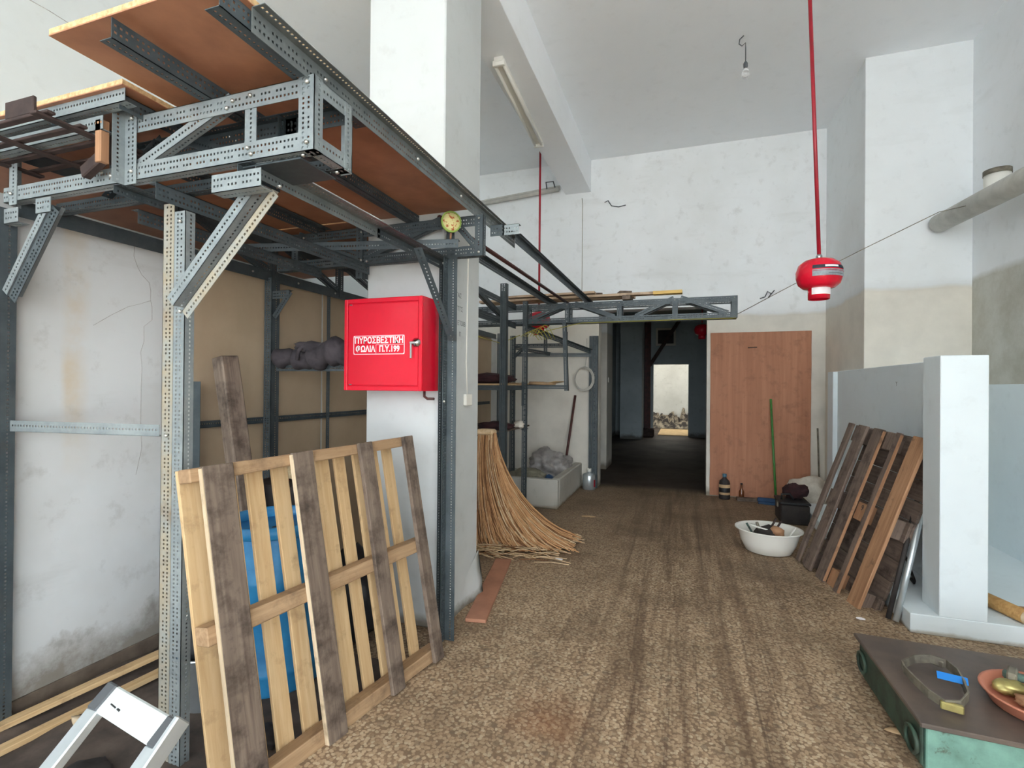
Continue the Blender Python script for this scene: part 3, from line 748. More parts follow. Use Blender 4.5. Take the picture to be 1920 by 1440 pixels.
# ------------------------------------------------------------------ pale pallet leaning by the pillar
pal = thing('wooden_pallet', 'pale pine pallet with dark grimy boards leaning in front of the blue drum', 'pallet', (-1.30, 1.85, 0))
pB = V((-1.187, 2.440, .012)); pd = V((-.18922, -.98175, -.0189)).normalized(); pu = V((-.18285, .0163, .98300)).normalized(); pf = V((.96476, -.18947, .1826)).normalized()
def pp(t, s, o): return pB+pd*t+pu*s-pf*o
for (t0, wd, mt, nm) in ((.05, .075, m_dirtyw, 0), (.355, .085, m_dirtyw, 0), (.716, .10, m_dirtyw, 1), (1.078, .115, m_dirtyw, 1)):
    board('face_board', pp(t0, .592, .011), pu, pd, (1.184, wd, .022), mt, pal, .003, .002, 4)
    if nm: board('pale_edge', pp(t0+wd/2+.0015, .592, .011), pu, pd, (1.17, .003, .021), m_paleedge, pal, 0)
for s in (.033, .60, 1.158):
    board('stringer', pp(.588, s, .063), pd, pu, (1.16, .05 if s > 1 else .062, .078), m_brownw, pal, .004, .002, 5)
for (a, b) in ((1.085, 1.165), (.955, 1.03), (.840, .912), (.722, .796), (.500, .575), (.405, .468), (.285, .350), (.185, .245), (.080, .145)):
    board('deck_slat', pp((a+b)/2, .592, .115), pu, pd, (1.18, b-a, .018), m_pine, pal, .002, .0015, 3)

# ------------------------------------------------------------------ old pallets leaning on the partition
def old_pallet(Bo, label, first):
    r = thing('wooden_pallet', label, 'pallet', (Bo.x, Bo.y, 0))
    ph, th, rho = -1.351, 1.242, -.043
    d = V((math.cos(ph), math.sin(ph), 0)); n = V((-d.y, d.x, 0)); u = n*math.cos(th)+Z*math.sin(th)
    d, u = d*math.cos(rho)+u*math.sin(rho), u*math.cos(rho)-d*math.sin(rho); f = u.cross(d)
    if f.x > 0: f = -f
    q = lambda t, s, o: Bo+d*t+u*s-f*o
    W, L = .935, 1.22
    cols = [(.03, .06, m_oldpal), (.20, .12, m_oldpal), (.41, .12, m_oldpal), (.645, .05, m_oldpal), (.865, .135, m_orangew if first else m_oldpal)]
    for (t, wd, mt) in cols:
        board('face_board', q(t, L/2, .011), u, d, (L, wd, .022), mt, r, .003, .003, 5)
        if first and t in (.41, .645): board('pale_edge', q(t+wd/2+.002, L/2, .011), u, d, (L*.98, .004, .020), m_orangew, r, 0)
    for t in (.12, .53, .85):
        for s in (.07, .60, 1.15):
            board('block', q(t, s, .062), u, d, (.13, .10, .078), m_orangew if (first and t == .53 and s < 1) else m_oldpal, r, .003)
    for s in (.07, .60, 1.15): board('cross_board', q(W/2+.04, s, .112), d, u, (W-.08, .14, .02), m_oldpal, r, .003, .002, 4)
    for i in range(9):
        s = .06+i*1.1/8; board('deck_slat', q(W/2+.04, s, .134), d, u, (W-.08, .1345, .02), m_oldpal, r, .003, .002, 4)
    if first:
        font('stamp', '9', .06, m_black, r, Matrix.Translation(q(.545, .63, .0225)) @ frm((0, 0, 0), d, u).to_3x3().to_4x4(), .0004)
    return r
B1 = V((.893, 4.803, .02))
old_pallet(B1, 'old dark wooden pallet with an orange-brown end board leaning on the white partition', True)

# ------------------------------------------------------------------ white partition
ptn = struct(link('partition', boxmesh(.10, 2.6, 1.53, .004, 'partition'), m_part, None, Matrix.Translation((1.665, 5.30, .88))))
box('end_post', (1.43, 3.63, .115), (1.66, 3.86, 1.652), m_part, ptn, bev=.004)
box('far_post', (1.57, 6.48, .115), (1.72, 6.70, 1.64), m_part, ptn, bev=.004)
box('plinth', (1.288, 3.63, 0), (2.54, 6.7, .115), m_part, ptn, bev=.004)
box('back_panel', (1.72, 3.75, .115), (2.0, 3.80, .116), m_part, ptn, bev=0)
font('pencil_mark', 'Y', .05, m_grey, ptn, frm((1.6145, 4.835, 1.492), -Y, Z), .0003)
pt2 = struct(box('partition_inner', (2.50, 3.6, .115), (2.545, 5.8, 1.50), m_part, bev=.003))
# pipe cover beside the pilaster is the wall's own dado

# ------------------------------------------------------------------ plywood sheet, doorway things
o = thing('plywood_sheet', 'large reddish plywood sheet closing the doorway beside the dark opening', 'plywood sheet', (.93, 7.27, 0))
link('panel', boxmesh(2.17, 1.19, .012, .002, 'panel', .004, 9), m_ply, o, frm((.93, 7.285, 1.10), Z, X))
tube('finger_slot', [(.79, 7.278, 1.98), (.90, 7.278, 1.985)], .006, m_dark, o)
br = thing('push_broom', 'green-handled broom with a blue head leaning against the plywood', 'broom', (1.10, 6.98, 0))
tube('handle', [(1.06, 7.245, 1.31), (1.075, 7.12, .65), (1.09, 7.0, .06)], .014, m_green, br)
board('head', (1.09, 6.98, .055), V((1, -.15, 0)), Z, (.42, .05, .055), m_bluebr, br, .008)
board('bristles', (1.09, 6.98, .016), V((1, -.15, 0)), Z, (.40, .03, .045), m_bluebr, br, .003)
bt = thing('plastic_bottle', 'dark plastic bottle with a blue cap and label standing before the plywood', 'bottle', (.51, 7.16, 0))
lathe('body', [(.066, 0), (.068, .02), (.068, .20), (.060, .235), (.025, .27), (.022, .29), (0, .29)], m_dark, (.51, 7.16, 0), bt)
lathe('cap', [(.024, .285), (.026, .29), (.026, .325), (0, .327)], simple('blue_cap', srgb(70, 110, 130), None, .4), (.51, 7.16, 0), bt, 16)
lathe('label', [(.0688, .06), (.0692, .061), (.0692, .19), (.0688, .191)], m_cardb, (.51, 7.16, 0), bt)
lathe('label_panel', [(.0693, .09), (.0697, .091), (.0697, .15), (.0693, .151)], m_black, (.51, 7.16, 0), bt)
o = thing('small_bottle', 'small amber bottle standing at the plywood foot beside the blue-capped bottle', 'bottle', (.72, 7.22, 0))
lathe('body', [(.03, 0), (.032, .01), (.032, .10), (.012, .14), (.012, .19), (0, .19)], simple('amber_glass', srgb(120, 70, 40), srgb(90, 50, 30), .15), (.72, 7.22, 0), o, 16)
lathe('cap', [(.014, .19), (.014, .205), (0, .207)], m_black, (.72, 7.22, 0), o, 12)
tag(board('wood_offcut', (.78, 7.11, .022), V((1, .05, 0)), Y, (.26, .10, .04), m_dirtyw, None, .004), 'dark wood offcut lying flat by the foot of the plywood', 'offcut')
o = thing('woven_sack', 'crumpled white sack slumped at the foot of the plywood behind the dark box', 'sack', (1.42, 6.95, 0))
lump('bag', (1.45, 6.95, .14), (.24, .18, .25), m_wsack, o, 4, 4, .28, 1.8, flat=False)
tag(lump('brown_bundle', (1.17, 6.32, .31), (.13, .11, .085), m_maroon, None, 6, 3, .35), 'brown rag bundle lying on top of the dark box behind the pallets', 'rag')
mb = thing('tool_box', 'dark battered metal box with a handle behind the old pallet', 'box', (1.13, 6.23, 0))
box('case', (.99, 6.05, 0), (1.265, 6.42, .21), m_dark, mb, bev=.012)
box('lid', (.98, 6.04, .211), (1.275, 6.43, .235), m_black, mb, bev=.006)
tube('handle', [(1.02, 6.2, .235), (1.02, 6.2, .29), (1.10, 6.2, .30), (1.14, 6.2, .235)], .012, m_black, mb)
box('latch', (.975, 6.2, .15), (.99, 6.26, .21), m_iron, mb)
# washing basin with junk
bs_ = thing('white_basin', 'white plastic basin of odds and ends on the floor before the old pallets', 'basin', (.74, 5.02, 0))
lathe('bowl', [(0, .004), (.17, .004), (.185, .01), (.225, .09), (.25, .19), (.255, .205), (.275, .207), (.275, .198), (.262, .195), (.258, .20), (.243, .19), (.218, .09), (.178, .014), (0, .012)], m_white, (.72, 5.0, 0), bs_, 40, 1.0, .95)
gj = 'odds and ends in the white basin'
tag(tube('iron_hook', [(.66, 4.98, .10), (.64, 4.96, .2), (.62, 4.95, .26)], .012, m_iron), 'light metal tool handle sticking up out of the basin', 'tool', gj)
tag(lump('rust_lump', (.72, 4.98, .15), (.11, .10, .09), m_dark, None, 3, 2, .3), 'dark lump of scrap lying in the basin', 'scrap', gj)
tag(lump('orange_rag', (.78, 4.93, .19), (.06, .05, .055), m_orangew, None, 5, 2, .3), 'orange rag lying among the scrap in the basin', 'rag', gj)
tag(tube('cable_loop', [(.69+.12*math.cos(a), 4.99+.06*math.sin(a), .16+.07*math.sin(a*.5)) for a in [k*.55 for k in range(11)]], .006, m_white), 'looped white cable lying over the scrap in the basin', 'cable', gj)
for i, (a, b, mt) in enumerate((((.60, 5.05, .13), (.55, 5.08, .215), m_teald), ((.70, 5.05, .1), (.80, 5.12, .27), m_rust), ((.74, 5.05, .1), (.84, 5.11, .25), m_rust), ((.85, 4.98, .1), (.94, 5.02, .22), m_white))):
    tag(tube('rod', [a, b], .009, mt), ['green rod at the rim of the basin', 'longer rusty rod rising from the basin', 'shorter rusty rod rising from the basin', 'white stick at the pallet side of the basin'][i], 'rod', gj)

# steel bar and iron hook leaning at the partition
o = tag(tube('steel_bar', [(1.245, 3.72, .02), (1.55, 4.07, .86)], .017, m_alu, None, 10), 'bright galvanised steel bar leaning on the partition beside the end post', 'bar')
tag(tube('black_bar', [(1.215, 3.75, .02), (1.52, 4.10, .86)], .015, m_dark, None, 8), 'dark bar leaning against the partition alongside the bright bar', 'bar')
tag(tube('bent_iron_rod', [(1.52, 4.62, .42), (1.53, 4.35, .20), (1.52, 4.22, .126), (1.50, 4.17, .125), (1.485, 4.19, .15)], .009, m_black), 'thin black iron rod with hooked end behind the old pallets', 'rod')
tag(tube('thin_rod', [(1.61, 7.20, .02), (1.60, 7.285, .95)], .010, m_iron), 'thin grey rod leaning in the corner beside the plywood', 'rod')
lg = thing('peeled_log', 'short peeled wooden log lying on the white plinth at the picture edge', 'log', (1.83, 3.80, .115))
tube('trunk', [(1.72, 4.10, .158), (1.80, 3.85, .158), (1.855, 3.67, .158)], .04, m_log, lg, 12)
tube('cut_face', [(1.8552, 3.6695, .158), (1.8560, 3.667, .158)], .039, m_paleedge, lg, 12)
tag(lump('orange_peel_chip', (1.92, 3.80, .145), (.05, .07, .025), m_orangew, None, 8, 2, .3), 'curved brown bark piece lying behind the peeled log', 'bark')

# ------------------------------------------------------------------ platform scale with tools
sc = thing('platform_scale', 'low teal-painted iron platform scale with a brown steel top', 'scale', (1.2, 2.55, 0))
def quad_prism(name, pts, z0, z1, mat, parent):
    v = [(p[0], p[1], z0) for p in pts]+[(p[0], p[1], z1) for p in pts]; n = len(pts)
    f = [tuple(range(n-1, -1, -1)), tuple(range(n, 2*n))]+[(i, (i+1) % n, n+(i+1) % n, n+i) for i in range(n)]
    c = V((sum(p[0] for p in pts)/n, sum(p[1] for p in pts)/n, z0))
    me = fromdata(name, [V(q)-c for q in v], f)
    o = link(name, me, mat, parent, Matrix.Translation(c)); md = o.modifiers.new('edge', 'BEVEL'); md.width = .004; md.segments = 1
    return o
sc_pts = [(.845, 2.285), (1.75, 2.24), (1.80, 2.98), (.83, 3.02)]
quad_prism('frame', [(.87, 2.305), (1.74, 2.265), (1.78, 2.955), (.86, 2.99)], .012, .185, m_teal, sc)
quad_prism('top_plate', sc_pts, .186, .205, m_scaletop, sc)
quad_prism('side_cheek', [(.855, 2.315), (.868, 2.315), (.858, 2.98), (.845, 2.98)], .03, .18, m_dgreen, sc)
for (x, y) in ((.872, 2.36), (.87, 2.93)):
    tube('lifting_ring', [(x-.03+.0*k, y+.055*math.cos(k*.7), .10+.045*math.sin(k*.7)) for k in range(9)], .008, m_dgreen, sc, 6, True)
for (x, y) in ((.95, 2.36), (1.68, 2.32), (.92, 2.92), (1.72, 2.9)): lathe('foot', [(.03, 0), (.03, .014), (0, .014)], m_dgreen, (x, y, 0), sc, 12)
# strap clamp lying on the plate
hp = [(.93, 2.70, 0), (.99, 2.745, .012), (1.05, 2.755, .02), (1.10, 2.73, .02), (1.115, 2.67, .015), (1.10, 2.58, .012), (1.075, 2.49, .01), (1.02, 2.415, .008), (.965, 2.40, .008), (.935, 2.46, .01), (.92, 2.55, .012), (.915, 2.63, .01)]
hs = thing('webbing_strap', 'loop of grey webbing strap with a bright blue tag on the scale', 'strap', (1.0, 2.58, .205))
def strap_mesh():
    v, f = [], []; n = len(hp)
    for (x, y, z) in hp:
        c = V((x, y, .207+z)); o_ = V((x-1.01, y-2.58, 0)).normalized()
        for (a, b) in ((-.004, 0), (.004, 0), (.006, .035), (-.002, .035)): v.append(c+o_*a+Z*b)
    for i in range(n):
        j = (i+1) % n
        for k in range(4): f.append((i*4+k, i*4+(k+1) % 4, j*4+(k+1) % 4, j*4+k))
    b = V((1.0, 2.58, .205)); return fromdata('webbing', [q-b for q in v], f)
link('webbing', strap_mesh(), m_iron, hs, Matrix.Translation((1.0, 2.58, .205)))
board('blue_tag', (1.07, 2.60, .245), V((1, -.25, 0)), V((0, .8, .6)), (.10, .032, .004), m_bluep, hs, .001)
board('buckle', (.985, 2.395, .228), V((1, -.3, 0)), Z, (.07, .03, .022), m_brass, hs, .004)
board('buckle', (1.075, 2.755, .235), V((.7, -.7, 0)), Z, (.06, .03, .022), m_iron, hs, .004)
pl = thing('plant_saucer', 'orange plastic plant saucer holding old tools on the scale', 'saucer', (1.40, 2.52, .206))
lathe('dish', [(0, .004), (.15, .004), (.165, .008), (.19, .05), (.198, .054), (.197, .059), (.186, .057), (.16, .014), (0, .012)], m_terra, (1.335, 2.52, .206), pl, 40)
gt = 'old tools in the orange saucer'
tag(lump('brass_fitting', (1.25, 2.58, .252), (.055, .035, .03), m_brass, None, 2, 3, .3), 'yellow-green brass fitting in the orange saucer', 'fitting', gt)
tag(lump('brown_fitting', (1.28, 2.50, .245), (.05, .035, .024), m_orangew, None, 9, 3, .3), 'brown lump beside the brass fitting in the saucer', 'fitting', gt)
pg = thing('pipe_wrench', 'verdigris-coloured wrench resting across the orange saucer', 'wrench', (1.40, 2.55, .26), gt)
board('handle', (1.37, 2.58, .285), V((1, -.55, .05)), Z, (.26, .03, .028), m_teald, pg, .006)
board('jaw', (1.285, 2.635, .285), V((.55, 1, 0)), Z, (.09, .034, .032), m_iron, pg, .006)
# sawdust / debris beside scale
tag(lump('cardboard_scrap', (1.36, 3.30, .012), (.10, .05, .012), m_cardb, None, 12, 3, .4), 'torn brown cardboard scrap between the scale and the plinth', 'scrap')
for i, (x, y, s, mt) in enumerate(((1.06, 3.72, .018, m_print), (.86, 2.55, .03, m_cardb), (-1.0, 5.6, .05, m_cardb), (-.98, 4.13, .022, m_print))):
    tag(lump('litter_scrap', (x, y, .008), (s*1.6, s*.7, .007), mt, None, 20+i, 2, .4),
        ['tiny white paper scrap on the floor below the old pallets', 'small pale scrap on the floor against the scale', 'crumpled tan paper scrap on the floor before the tub', 'tiny white scrap on the floor by the straw'][i], 'litter')

# ------------------------------------------------------------------ concrete tub and its contents
tubo = thing('concrete_trough', 'low concrete trough filled with sacks in the rear corner before the dark post', 'trough', (-1.9, 6.5, 0))
box('front_curb', (-2.39, 5.80, 0), (-1.40, 5.90, .345), m_concrete, tubo, bev=.012)
box('side_curb', (-1.50, 5.901, 0), (-1.40, 7.299, .345), m_concrete, tubo, bev=.012)
box('fill', (-2.6, 5.901, 0), (-1.501, 7.299, .20), m_concrete, tubo, bev=0)
o = tag(lump('cement_sack', (-1.86, 6.12, .28), (.27, .17, .14), m_cement, None, 15, 4, .25, 2), 'olive-grey cement sack lying in the concrete trough', 'sack')
o = tag(lump('plastic_sheet', (-1.76, 6.80, .33), (.27, .30, .24), m_sack, None, 17, 4, .42, 2.2), 'heap of crumpled translucent plastic film in the concrete trough', 'plastic sheet')
tag(lump('blue_rag', (-1.57, 6.05, .30), (.06, .09, .06), m_bluebr, None, 18, 2, .3), 'small blue rag on the edge of the concrete trough', 'rag')
tag(tube('wooden_pole', [(-1.59, 6.95, .20), (-1.50, 7.27, 1.32)], .018, m_darkred), 'dark red wooden pole standing in the concrete trough', 'pole')
cn = thing('metal_canister', 'silver metal canister with a white cap at the corner of the trough', 'canister', (-1.27, 7.16, 0))
lathe('body', [(.085, 0), (.092, .006), (.092, .19), (.08, .215), (.03, .235), (.028, .25), (0, .25)], m_alu, (-1.265, 7.14, 0), cn)
lathe('cap', [(.03, .245), (.03, .29), (0, .292)], m_white, (-1.265, 7.14, 0), cn, 16)
board('red_label', (-1.183, 7.10, .09), Z, V((.4, 1, 0)), (.10, .03, .003), m_redpipe, cn, 0)
# straw bundle
st = thing('straw_bundle', 'long tan straw bundle hanging from the rack and spreading on the floor', 'straw', (-1.5, 4.5, 0))
def straw(seed, n1, n2, spread):
    rnd = random.Random(seed); v, f = [], []
    base = V((-1.5, 4.5, 0))
    def strand(pts, r):
        n0 = len(v); q, g = tube_data(pts, r, 3, False); v.extend([k-base for k in q]); f.extend([tuple(n0+i for i in t) for t in g])
    def bez(a, b, c, d, t): return a*(1-t)**3+b*3*t*(1-t)**2+c*3*t*t*(1-t)+d*t**3
    for i in range(n1):
        k = rnd.random(); dep = rnd.random()*spread
        a = V((-1.90+.17*k+.02*dep, 4.62-.10*dep, .985+rnd.uniform(-.01, .015)))
        b = V((-1.88+.20*k, 4.60-.22*dep, .55+.12*k))
        c = V((-1.80+.46*k, 4.50-.30*dep, .16+.08*k-.05*dep))
        L = rnd.uniform(.55, 1.1)
        d = V((-1.72+.80*k*L+rnd.uniform(-.03, .03), 4.50+.18*k-.42*dep+rnd.uniform(-.04, .04), .012+.05*rnd.random()+.04*(1-dep)))
        n = 9; pts = [bez(a, b, c, d, j/n)+V((rnd.uniform(-1, 1), rnd.uniform(-1, 1), rnd.uniform(-.3, 1)))*.008*(j/n) for j in range(n+1)]
        strand(pts, rnd.uniform(.0028, .0052))
    for i in range(n2):
        x = rnd.uniform(-1.86, -1.12); y = rnd.uniform(3.95, 4.75)
        if (x+1.86)*.55+3.93 > y and rnd.random() < .7: continue
        an = rnd.uniform(-.6, 1.0); ln = rnd.uniform(.12, .3)
        p = V((x, y, .008+rnd.random()*.05)); e = p+V((math.cos(an)*ln, math.sin(an)*ln*.7, rnd.uniform(-.01, .02))); e.z = max(e.z, .006)
        strand([p, (p+e)/2+V((0, 0, .01)), e], .0045)
    return fromdata('strands', v, f, True)
for sd, n1, n2, spr, mt in ((11, 1000, 80, 1, m_straw), (12, 300, 90, 1, simple('dark_straw', srgb(150, 104, 66), srgb(118, 80, 50), .7, 0, 10)), (13, 180, 560, 1, m_strawpale)):
    o = link('strands', straw(sd, n1, n2, spr), mt, st, Matrix.Translation((-1.5, 4.5, 0))); o['kind'] = 'stuff'
def under():
    us = [i/8 for i in range(9)]; ws = [j/10 for j in range(11)]
    def fn(u, t):
        a = V((-1.895+.165*u, 4.615, .985)); d = V((-1.62+.55*u, 4.60, .02)); b = V((-1.87+.2*u, 4.6, .5)); c = V((-1.75+.42*u, 4.56, .12))
        p = a*(1-t)**3+b*3*t*(1-t)**2+c*3*t*t*(1-t)+d*t**3
        return p+V((0, .01*math.sin(u*40), .006*math.sin(u*30)))
    grid('inner_straw', us, ws, fn, m_straw, st, .02)
under()
box('bound_end', (-1.90, 4.50, .97), (-1.725, 4.63, 1.03), m_strawpale, st, bev=.02)
tag(lump('cloth_rag', (-1.95, 5.2, 1.01), (.18, .16, .05), m_maroon, None, 31, 3, .4), 'dark maroon rag on the lower rack shelf above the straw', 'rag')
tag(lump('white_cloth', (-1.80, 5.55, 1.0), (.06, .06, .05), m_wsack, None, 32, 3, .4), 'pinkish white cloth scrap hung on the lower rack shelf', 'rag')
tag(lump('folded_clothes', (-2.06, 5.3, 1.53), (.26, .30, .06), m_maroon, None, 33, 3, .35), 'dark maroon folded clothes on the upper rack shelf', 'clothes')
tag(lump('black_bag', (-2.20, 5.02, 1.58), (.08, .09, .12), m_black, None, 34, 3, .3), 'black bag standing upright on the upper rack shelf', 'bag')
tag(grid('paper_sheet', [0, .25, .5, .75, 1], [0, .5, 1], lambda u, t: V((-2.2+.72*u, 6.0+.5*t, 1.478+.012*math.sin(u*7)+.07*max(0, u-.6))), m_paper, None, .006), 'curled yellowish paper sheet on the upper rack shelf', 'paper')
tag(tube('twig_bundle', [(-1.72, 5.68, 1.485), (-1.55, 5.66, 1.478), (-1.40, 5.67, 1.475)], [.02, .025, .008], m_brownw), 'brown twisted offcut lying on the shelf bar', 'offcut')

# ------------------------------------------------------------------ left corner: drum, timber, channel, bucket, ladder
dr = thing('plastic_drum', 'blue plastic drum standing behind the pale pallet', 'drum', (-1.98, 2.05, 0))
dM = Matrix.Translation((-1.93, 2.02, 0))
lathe('body', [(0, 0), (.225, 0), (.235, .02), (.24, .10), (.245, .11), (.24, .12), (.24, .50), (.248, .515), (.248, .545), (.24, .56), (.238, .70), (.225, .73), (.225, .738), (0, .738)], m_blue, None, dr, 36, M=dM)
lathe('rim', [(.228, .73), (.25, .735), (.252, .76), (.25, .785), (.228, .79), (.215, .782), (.215, .735)], m_blue, None, dr, 36, M=dM, cap=False)
lathe('bung', [(.03, .738), (.03, .76), (0, .761)], m_black, (-1.85, 1.95, 0), dr, 14)
tm = tag(board('timber_post', (-2.33, 2.20, .80), V((-.24, -.05, 1.58)), V((1, -.25, 0)), (1.62, .10, .10), m_dirtyw, None, .006, .003, 8), 'dark splintered timber leaning against the brown hardboard wall', 'timber')
angle('channel_bar', (-2.655, 2.14, .01), (-2.655, 2.14, 1.46), X, Y, m_galvd, None, .06, .03, holes=False)
tag(bpy.data.objects['channel_bar'], 'plain grey steel channel upright leaning against the hardboard edge', 'channel')
bu = thing('paint_pail', 'white pail holding black bags behind the near steel posts', 'pail', (-2.05, 1.72, 0))
lathe('bowl', [(0, .004), (.11, .004), (.12, .01), (.145, .25), (.152, .252), (.15, .26), (.14, .26), (.115, .015), (0, .012)], m_alu, (-2.05, 1.74, 0), bu)
lump('black_bag', (-2.05, 1.74, .29), (.12, .12, .10), m_black, bu, 3, 3, .3)
tube('bail', [(-2.05+.14*math.cos(a), 1.72, .27+.16*math.sin(a)) for a in [k*math.pi/8 for k in range(9)]], .005, m_white, bu, 6)
tag(lump('bin_bag', (-1.80, 2.45, .25), (.20, .13, .26), m_black, None, 41, 3, .3), 'black refuse bag slumped behind the pale pallet', 'bag')
tag(lump('rope_coil', (-2.17, 2.50, .93), (.14, .10, .07), m_rope, None, 42, 3, .35), 'pale bundle of cream rope lying behind the pallet boards', 'rope')
tag(lump('striped_bag', (-2.30, 2.45, .80), (.07, .06, .10), simple('red_blue_stripes', srgb(196, 80, 70), srgb(40, 60, 150), .7, 0, 14, .48, .52), None, 43, 2, .25), 'red and blue printed bag wedged behind the pallet', 'bag')
tag(box('storage_crate', (-2.48, 2.33, .0), (-2.05, 2.59, .86), m_dark, None, .01), 'tall dark crate standing behind the drum against the pillar', 'crate')
for i, (a, b, wd) in enumerate((((-2.62, 1.25, .05), (-2.45, 2.0, .10), .05), ((-2.50, 1.0, .03), (-2.38, 1.92, .05), .05))):
    a = V(a); b = V(b)
    tag(board('wood_batten', (a+b)/2, b-a, V((1, 0, 0)), ((b-a).length, wd, .022), m_pine, None, .002), ['pale wood batten lying along the wall foot, upper one', 'pale wood batten lying on the dirty floor, lower one beside it'][i], 'batten', 'battens by the wall')
tag(lump('wood_splinter', (-2.33, 1.40, .06), (.06, .025, .012), m_paleedge, None, 44, 2, .5), 'pale wood splinter lying beside the battens', 'splinter')
for i, (x, y, sx_, sy_, sz_, mt, lbl) in enumerate(((-2.05, 1.25, .10, .07, .03, m_dark, 'flat dark lump of rubbish between the battens and the near posts'),
        (-2.25, 1.10, .07, .05, .022, m_cement, 'olive-grey lump of rubbish beside the lower batten'),
        (-1.62, 1.62, .09, .06, .035, m_dark, 'dark crumpled rubbish on the floor beside the pale pallet foot'),
        (-1.95, 1.05, .12, .06, .02, m_cement, 'grey torn paper bag under the ladder'),
        (-1.68, 1.33, .06, .05, .025, m_rust, 'small rusty brown lump beside the near post foot'))):
    tag(lump('debris_lump', (x, y, .018), (sx_, sy_, sz_), mt, None, 50+i, 3, .4), lbl, 'debris')
# dust heap across the corner
tag(grid('dirt', [i/18 for i in range(19)], [j/18 for j in range(19)], lambda u, t: V((-2.66+1.25*u, .9+1.4*t, .004+.03*(1-u)*abs(math.sin(u*9+t*7))*abs(math.cos(t*11-u*4))+.02*(1-u))), simple('dark_earth', srgb(96, 84, 76), srgb(66, 57, 52), .9, 0, 7, bump=.5), None, 0), None, None, None, 'stuff')
bpy.data.objects['dirt']['label'] = 'dark trodden earth and dust along the foot of the wall'

# aluminium ladder leaning in the corner
ld = thing('step_ladder', 'aluminium step ladder with a white top and grey corners leaning forward at the frame post', 'ladder', (-1.52, .75, 0))
cA = V((-1.70, 1.10, .50)); ex = V((.385, -.065, 0)).normalized(); dn = V((-.02, -.60, -.50)).normalized(); nrm = ex.cross(dn).normalized()
if nrm.z < 0: nrm = -nrm
capw = .385
board('cap', cA+ex*capw/2+dn*.030, ex, dn, (capw-.10, .076, .03), m_alucap, ld, .005)
for s in (.026, capw-.026): board('corner_block', cA+ex*s+dn*.030, ex, dn, (.051, .078, .034), m_grey, ld, .005)
for s in (.028, capw-.028): board('rail', cA+ex*s+dn*.385, dn, ex, (.64, .055, .03), m_alu, ld, .004)
for k in (.27, .47): board('rung', cA+ex*capw/2+dn*k, ex, dn, (capw-.11, .06, .025), m_alu, ld, .004)
board('side_guard', cA+ex*(capw+.010)+dn*.05+nrm*.01, dn, ex, (.13, .018, .05), m_alu, ld, .004)
tube('print_mark', [cA+ex*.09+dn*.035+nrm*.0155, cA+ex*.12+dn*.037+nrm*.0155], .0022, m_black, ld, 4)
tube('print_mark', [cA+ex*.13+dn*.037+nrm*.0155, cA+ex*.145+dn*.038+nrm*.0155], .0028, m_black, ld, 4)

# cloth roll and the little block by the cabinet
def roll_mesh():
    n = 26; pts = []; rs = []
    for i in range(n):
        t = i/(n-1); pts.append(V((-2.53+.63*t, 2.63+.02*math.sin(t*6), 1.605+.045*t+.018*math.sin(t*11)))); rs.append(.052+.034*t+.012*math.sin(t*27)+.008*math.sin(t*51))
    v, f = tube_data(pts, rs, 14); b = V((-2.2, 2.63, 1.6)); return fromdata('cloth_roll', [q-b for q in v], f, True)
cr = thing('rolled_cloth', 'rolled charcoal cloth draped over a rail beside the fire cabinet', 'cloth', (-2.2, 2.63, 1.6))
link('roll', roll_mesh(), m_fabric, cr, Matrix.Translation((-2.2, 2.63, 1.6)))
lump('fold', (-2.22, 2.60, 1.685), (.13, .05, .035), m_fabric, cr, 3, 3, .35)
tube('hem', [(-2.24, 2.565, 1.70), (-2.28, 2.555, 1.66), (-2.30, 2.565, 1.60)], .012, m_fabric, cr)

# rusty grille and wood block on the near truss
gr = thing('iron_grille', 'rusty dark iron bar grille lying on the near loft edge', 'grille', (-2.35, 1.2, 2.46))
z0 = 2.335
for y in (1.075, 1.17, 1.265, 1.36): board('long_bar', (-2.31, y, z0), X, Y, (.68, .026, .010), m_rust, gr, .002)
for x in (-2.60, -2.33, -2.0): board('cross_bar', (x, 1.215, z0-.011), Y, X, (.35, .032, .010), m_rust, gr, .002)
board('end_plate', (-2.12, 1.07, z0+.035), X, Z, (.15, .06, .012), m_rust, gr, .003)
board('end_hook', (-2.02, 1.235, 2.235), V((1, -.1, .35)), Z, (.13, .045, .03), m_rust, gr, .004)
board('end_hook', (-1.965, 1.262, 2.29), Z, X, (.10, .03, .02), m_rust, gr, .004)
tag(board('wood_peg', (-1.965, 1.225, 2.305), Z, X, (.15, .03, .03), m_orangew, None, .002), 'small upright reddish wood block wedged behind the truss upright', 'wood block')

# hanging tape disc, brown pipe, planks on the far truss
td = thing('tape_disc', 'round lime and yellow disc hanging on the truss before the pillar', 'disc', (-1.235, 2.55, 2.36))
dm = frm((-1.235, 2.545, 2.358), V((.75, .60, 0)), Z) @ Matrix.Diagonal((1.12, 1.15, 1, 1))
lathe('face', [(0, 0), (.040, 0), (.044, .004), (.044, .012), (0, .012)], m_tape, None, td, 28, M=dm)
lathe('rim', [(.044, -.003), (.051, -.002), (.051, .016), (.044, .017)], m_lime, None, td, 28, M=dm, cap=False)
tube('string', [(-1.235, 2.55, 2.31), (-1.25, 2.57, 2.25)], .006, m_orangew, td, 6)
tag(tube('rusty_pipe', [(-1.365, 2.66, 2.435), (-1.335, 4.3, 2.435), (-1.31, 5.9, 2.435)], .016, m_darkred), 'long rusty brown pipe lying along the loft beside the pillar', 'pipe')
zp = 2.505
m_plank = wood('grey_brown_plank', srgb(206, 184, 160), srgb(176, 150, 124), srgb(136, 112, 92), .5, .72)
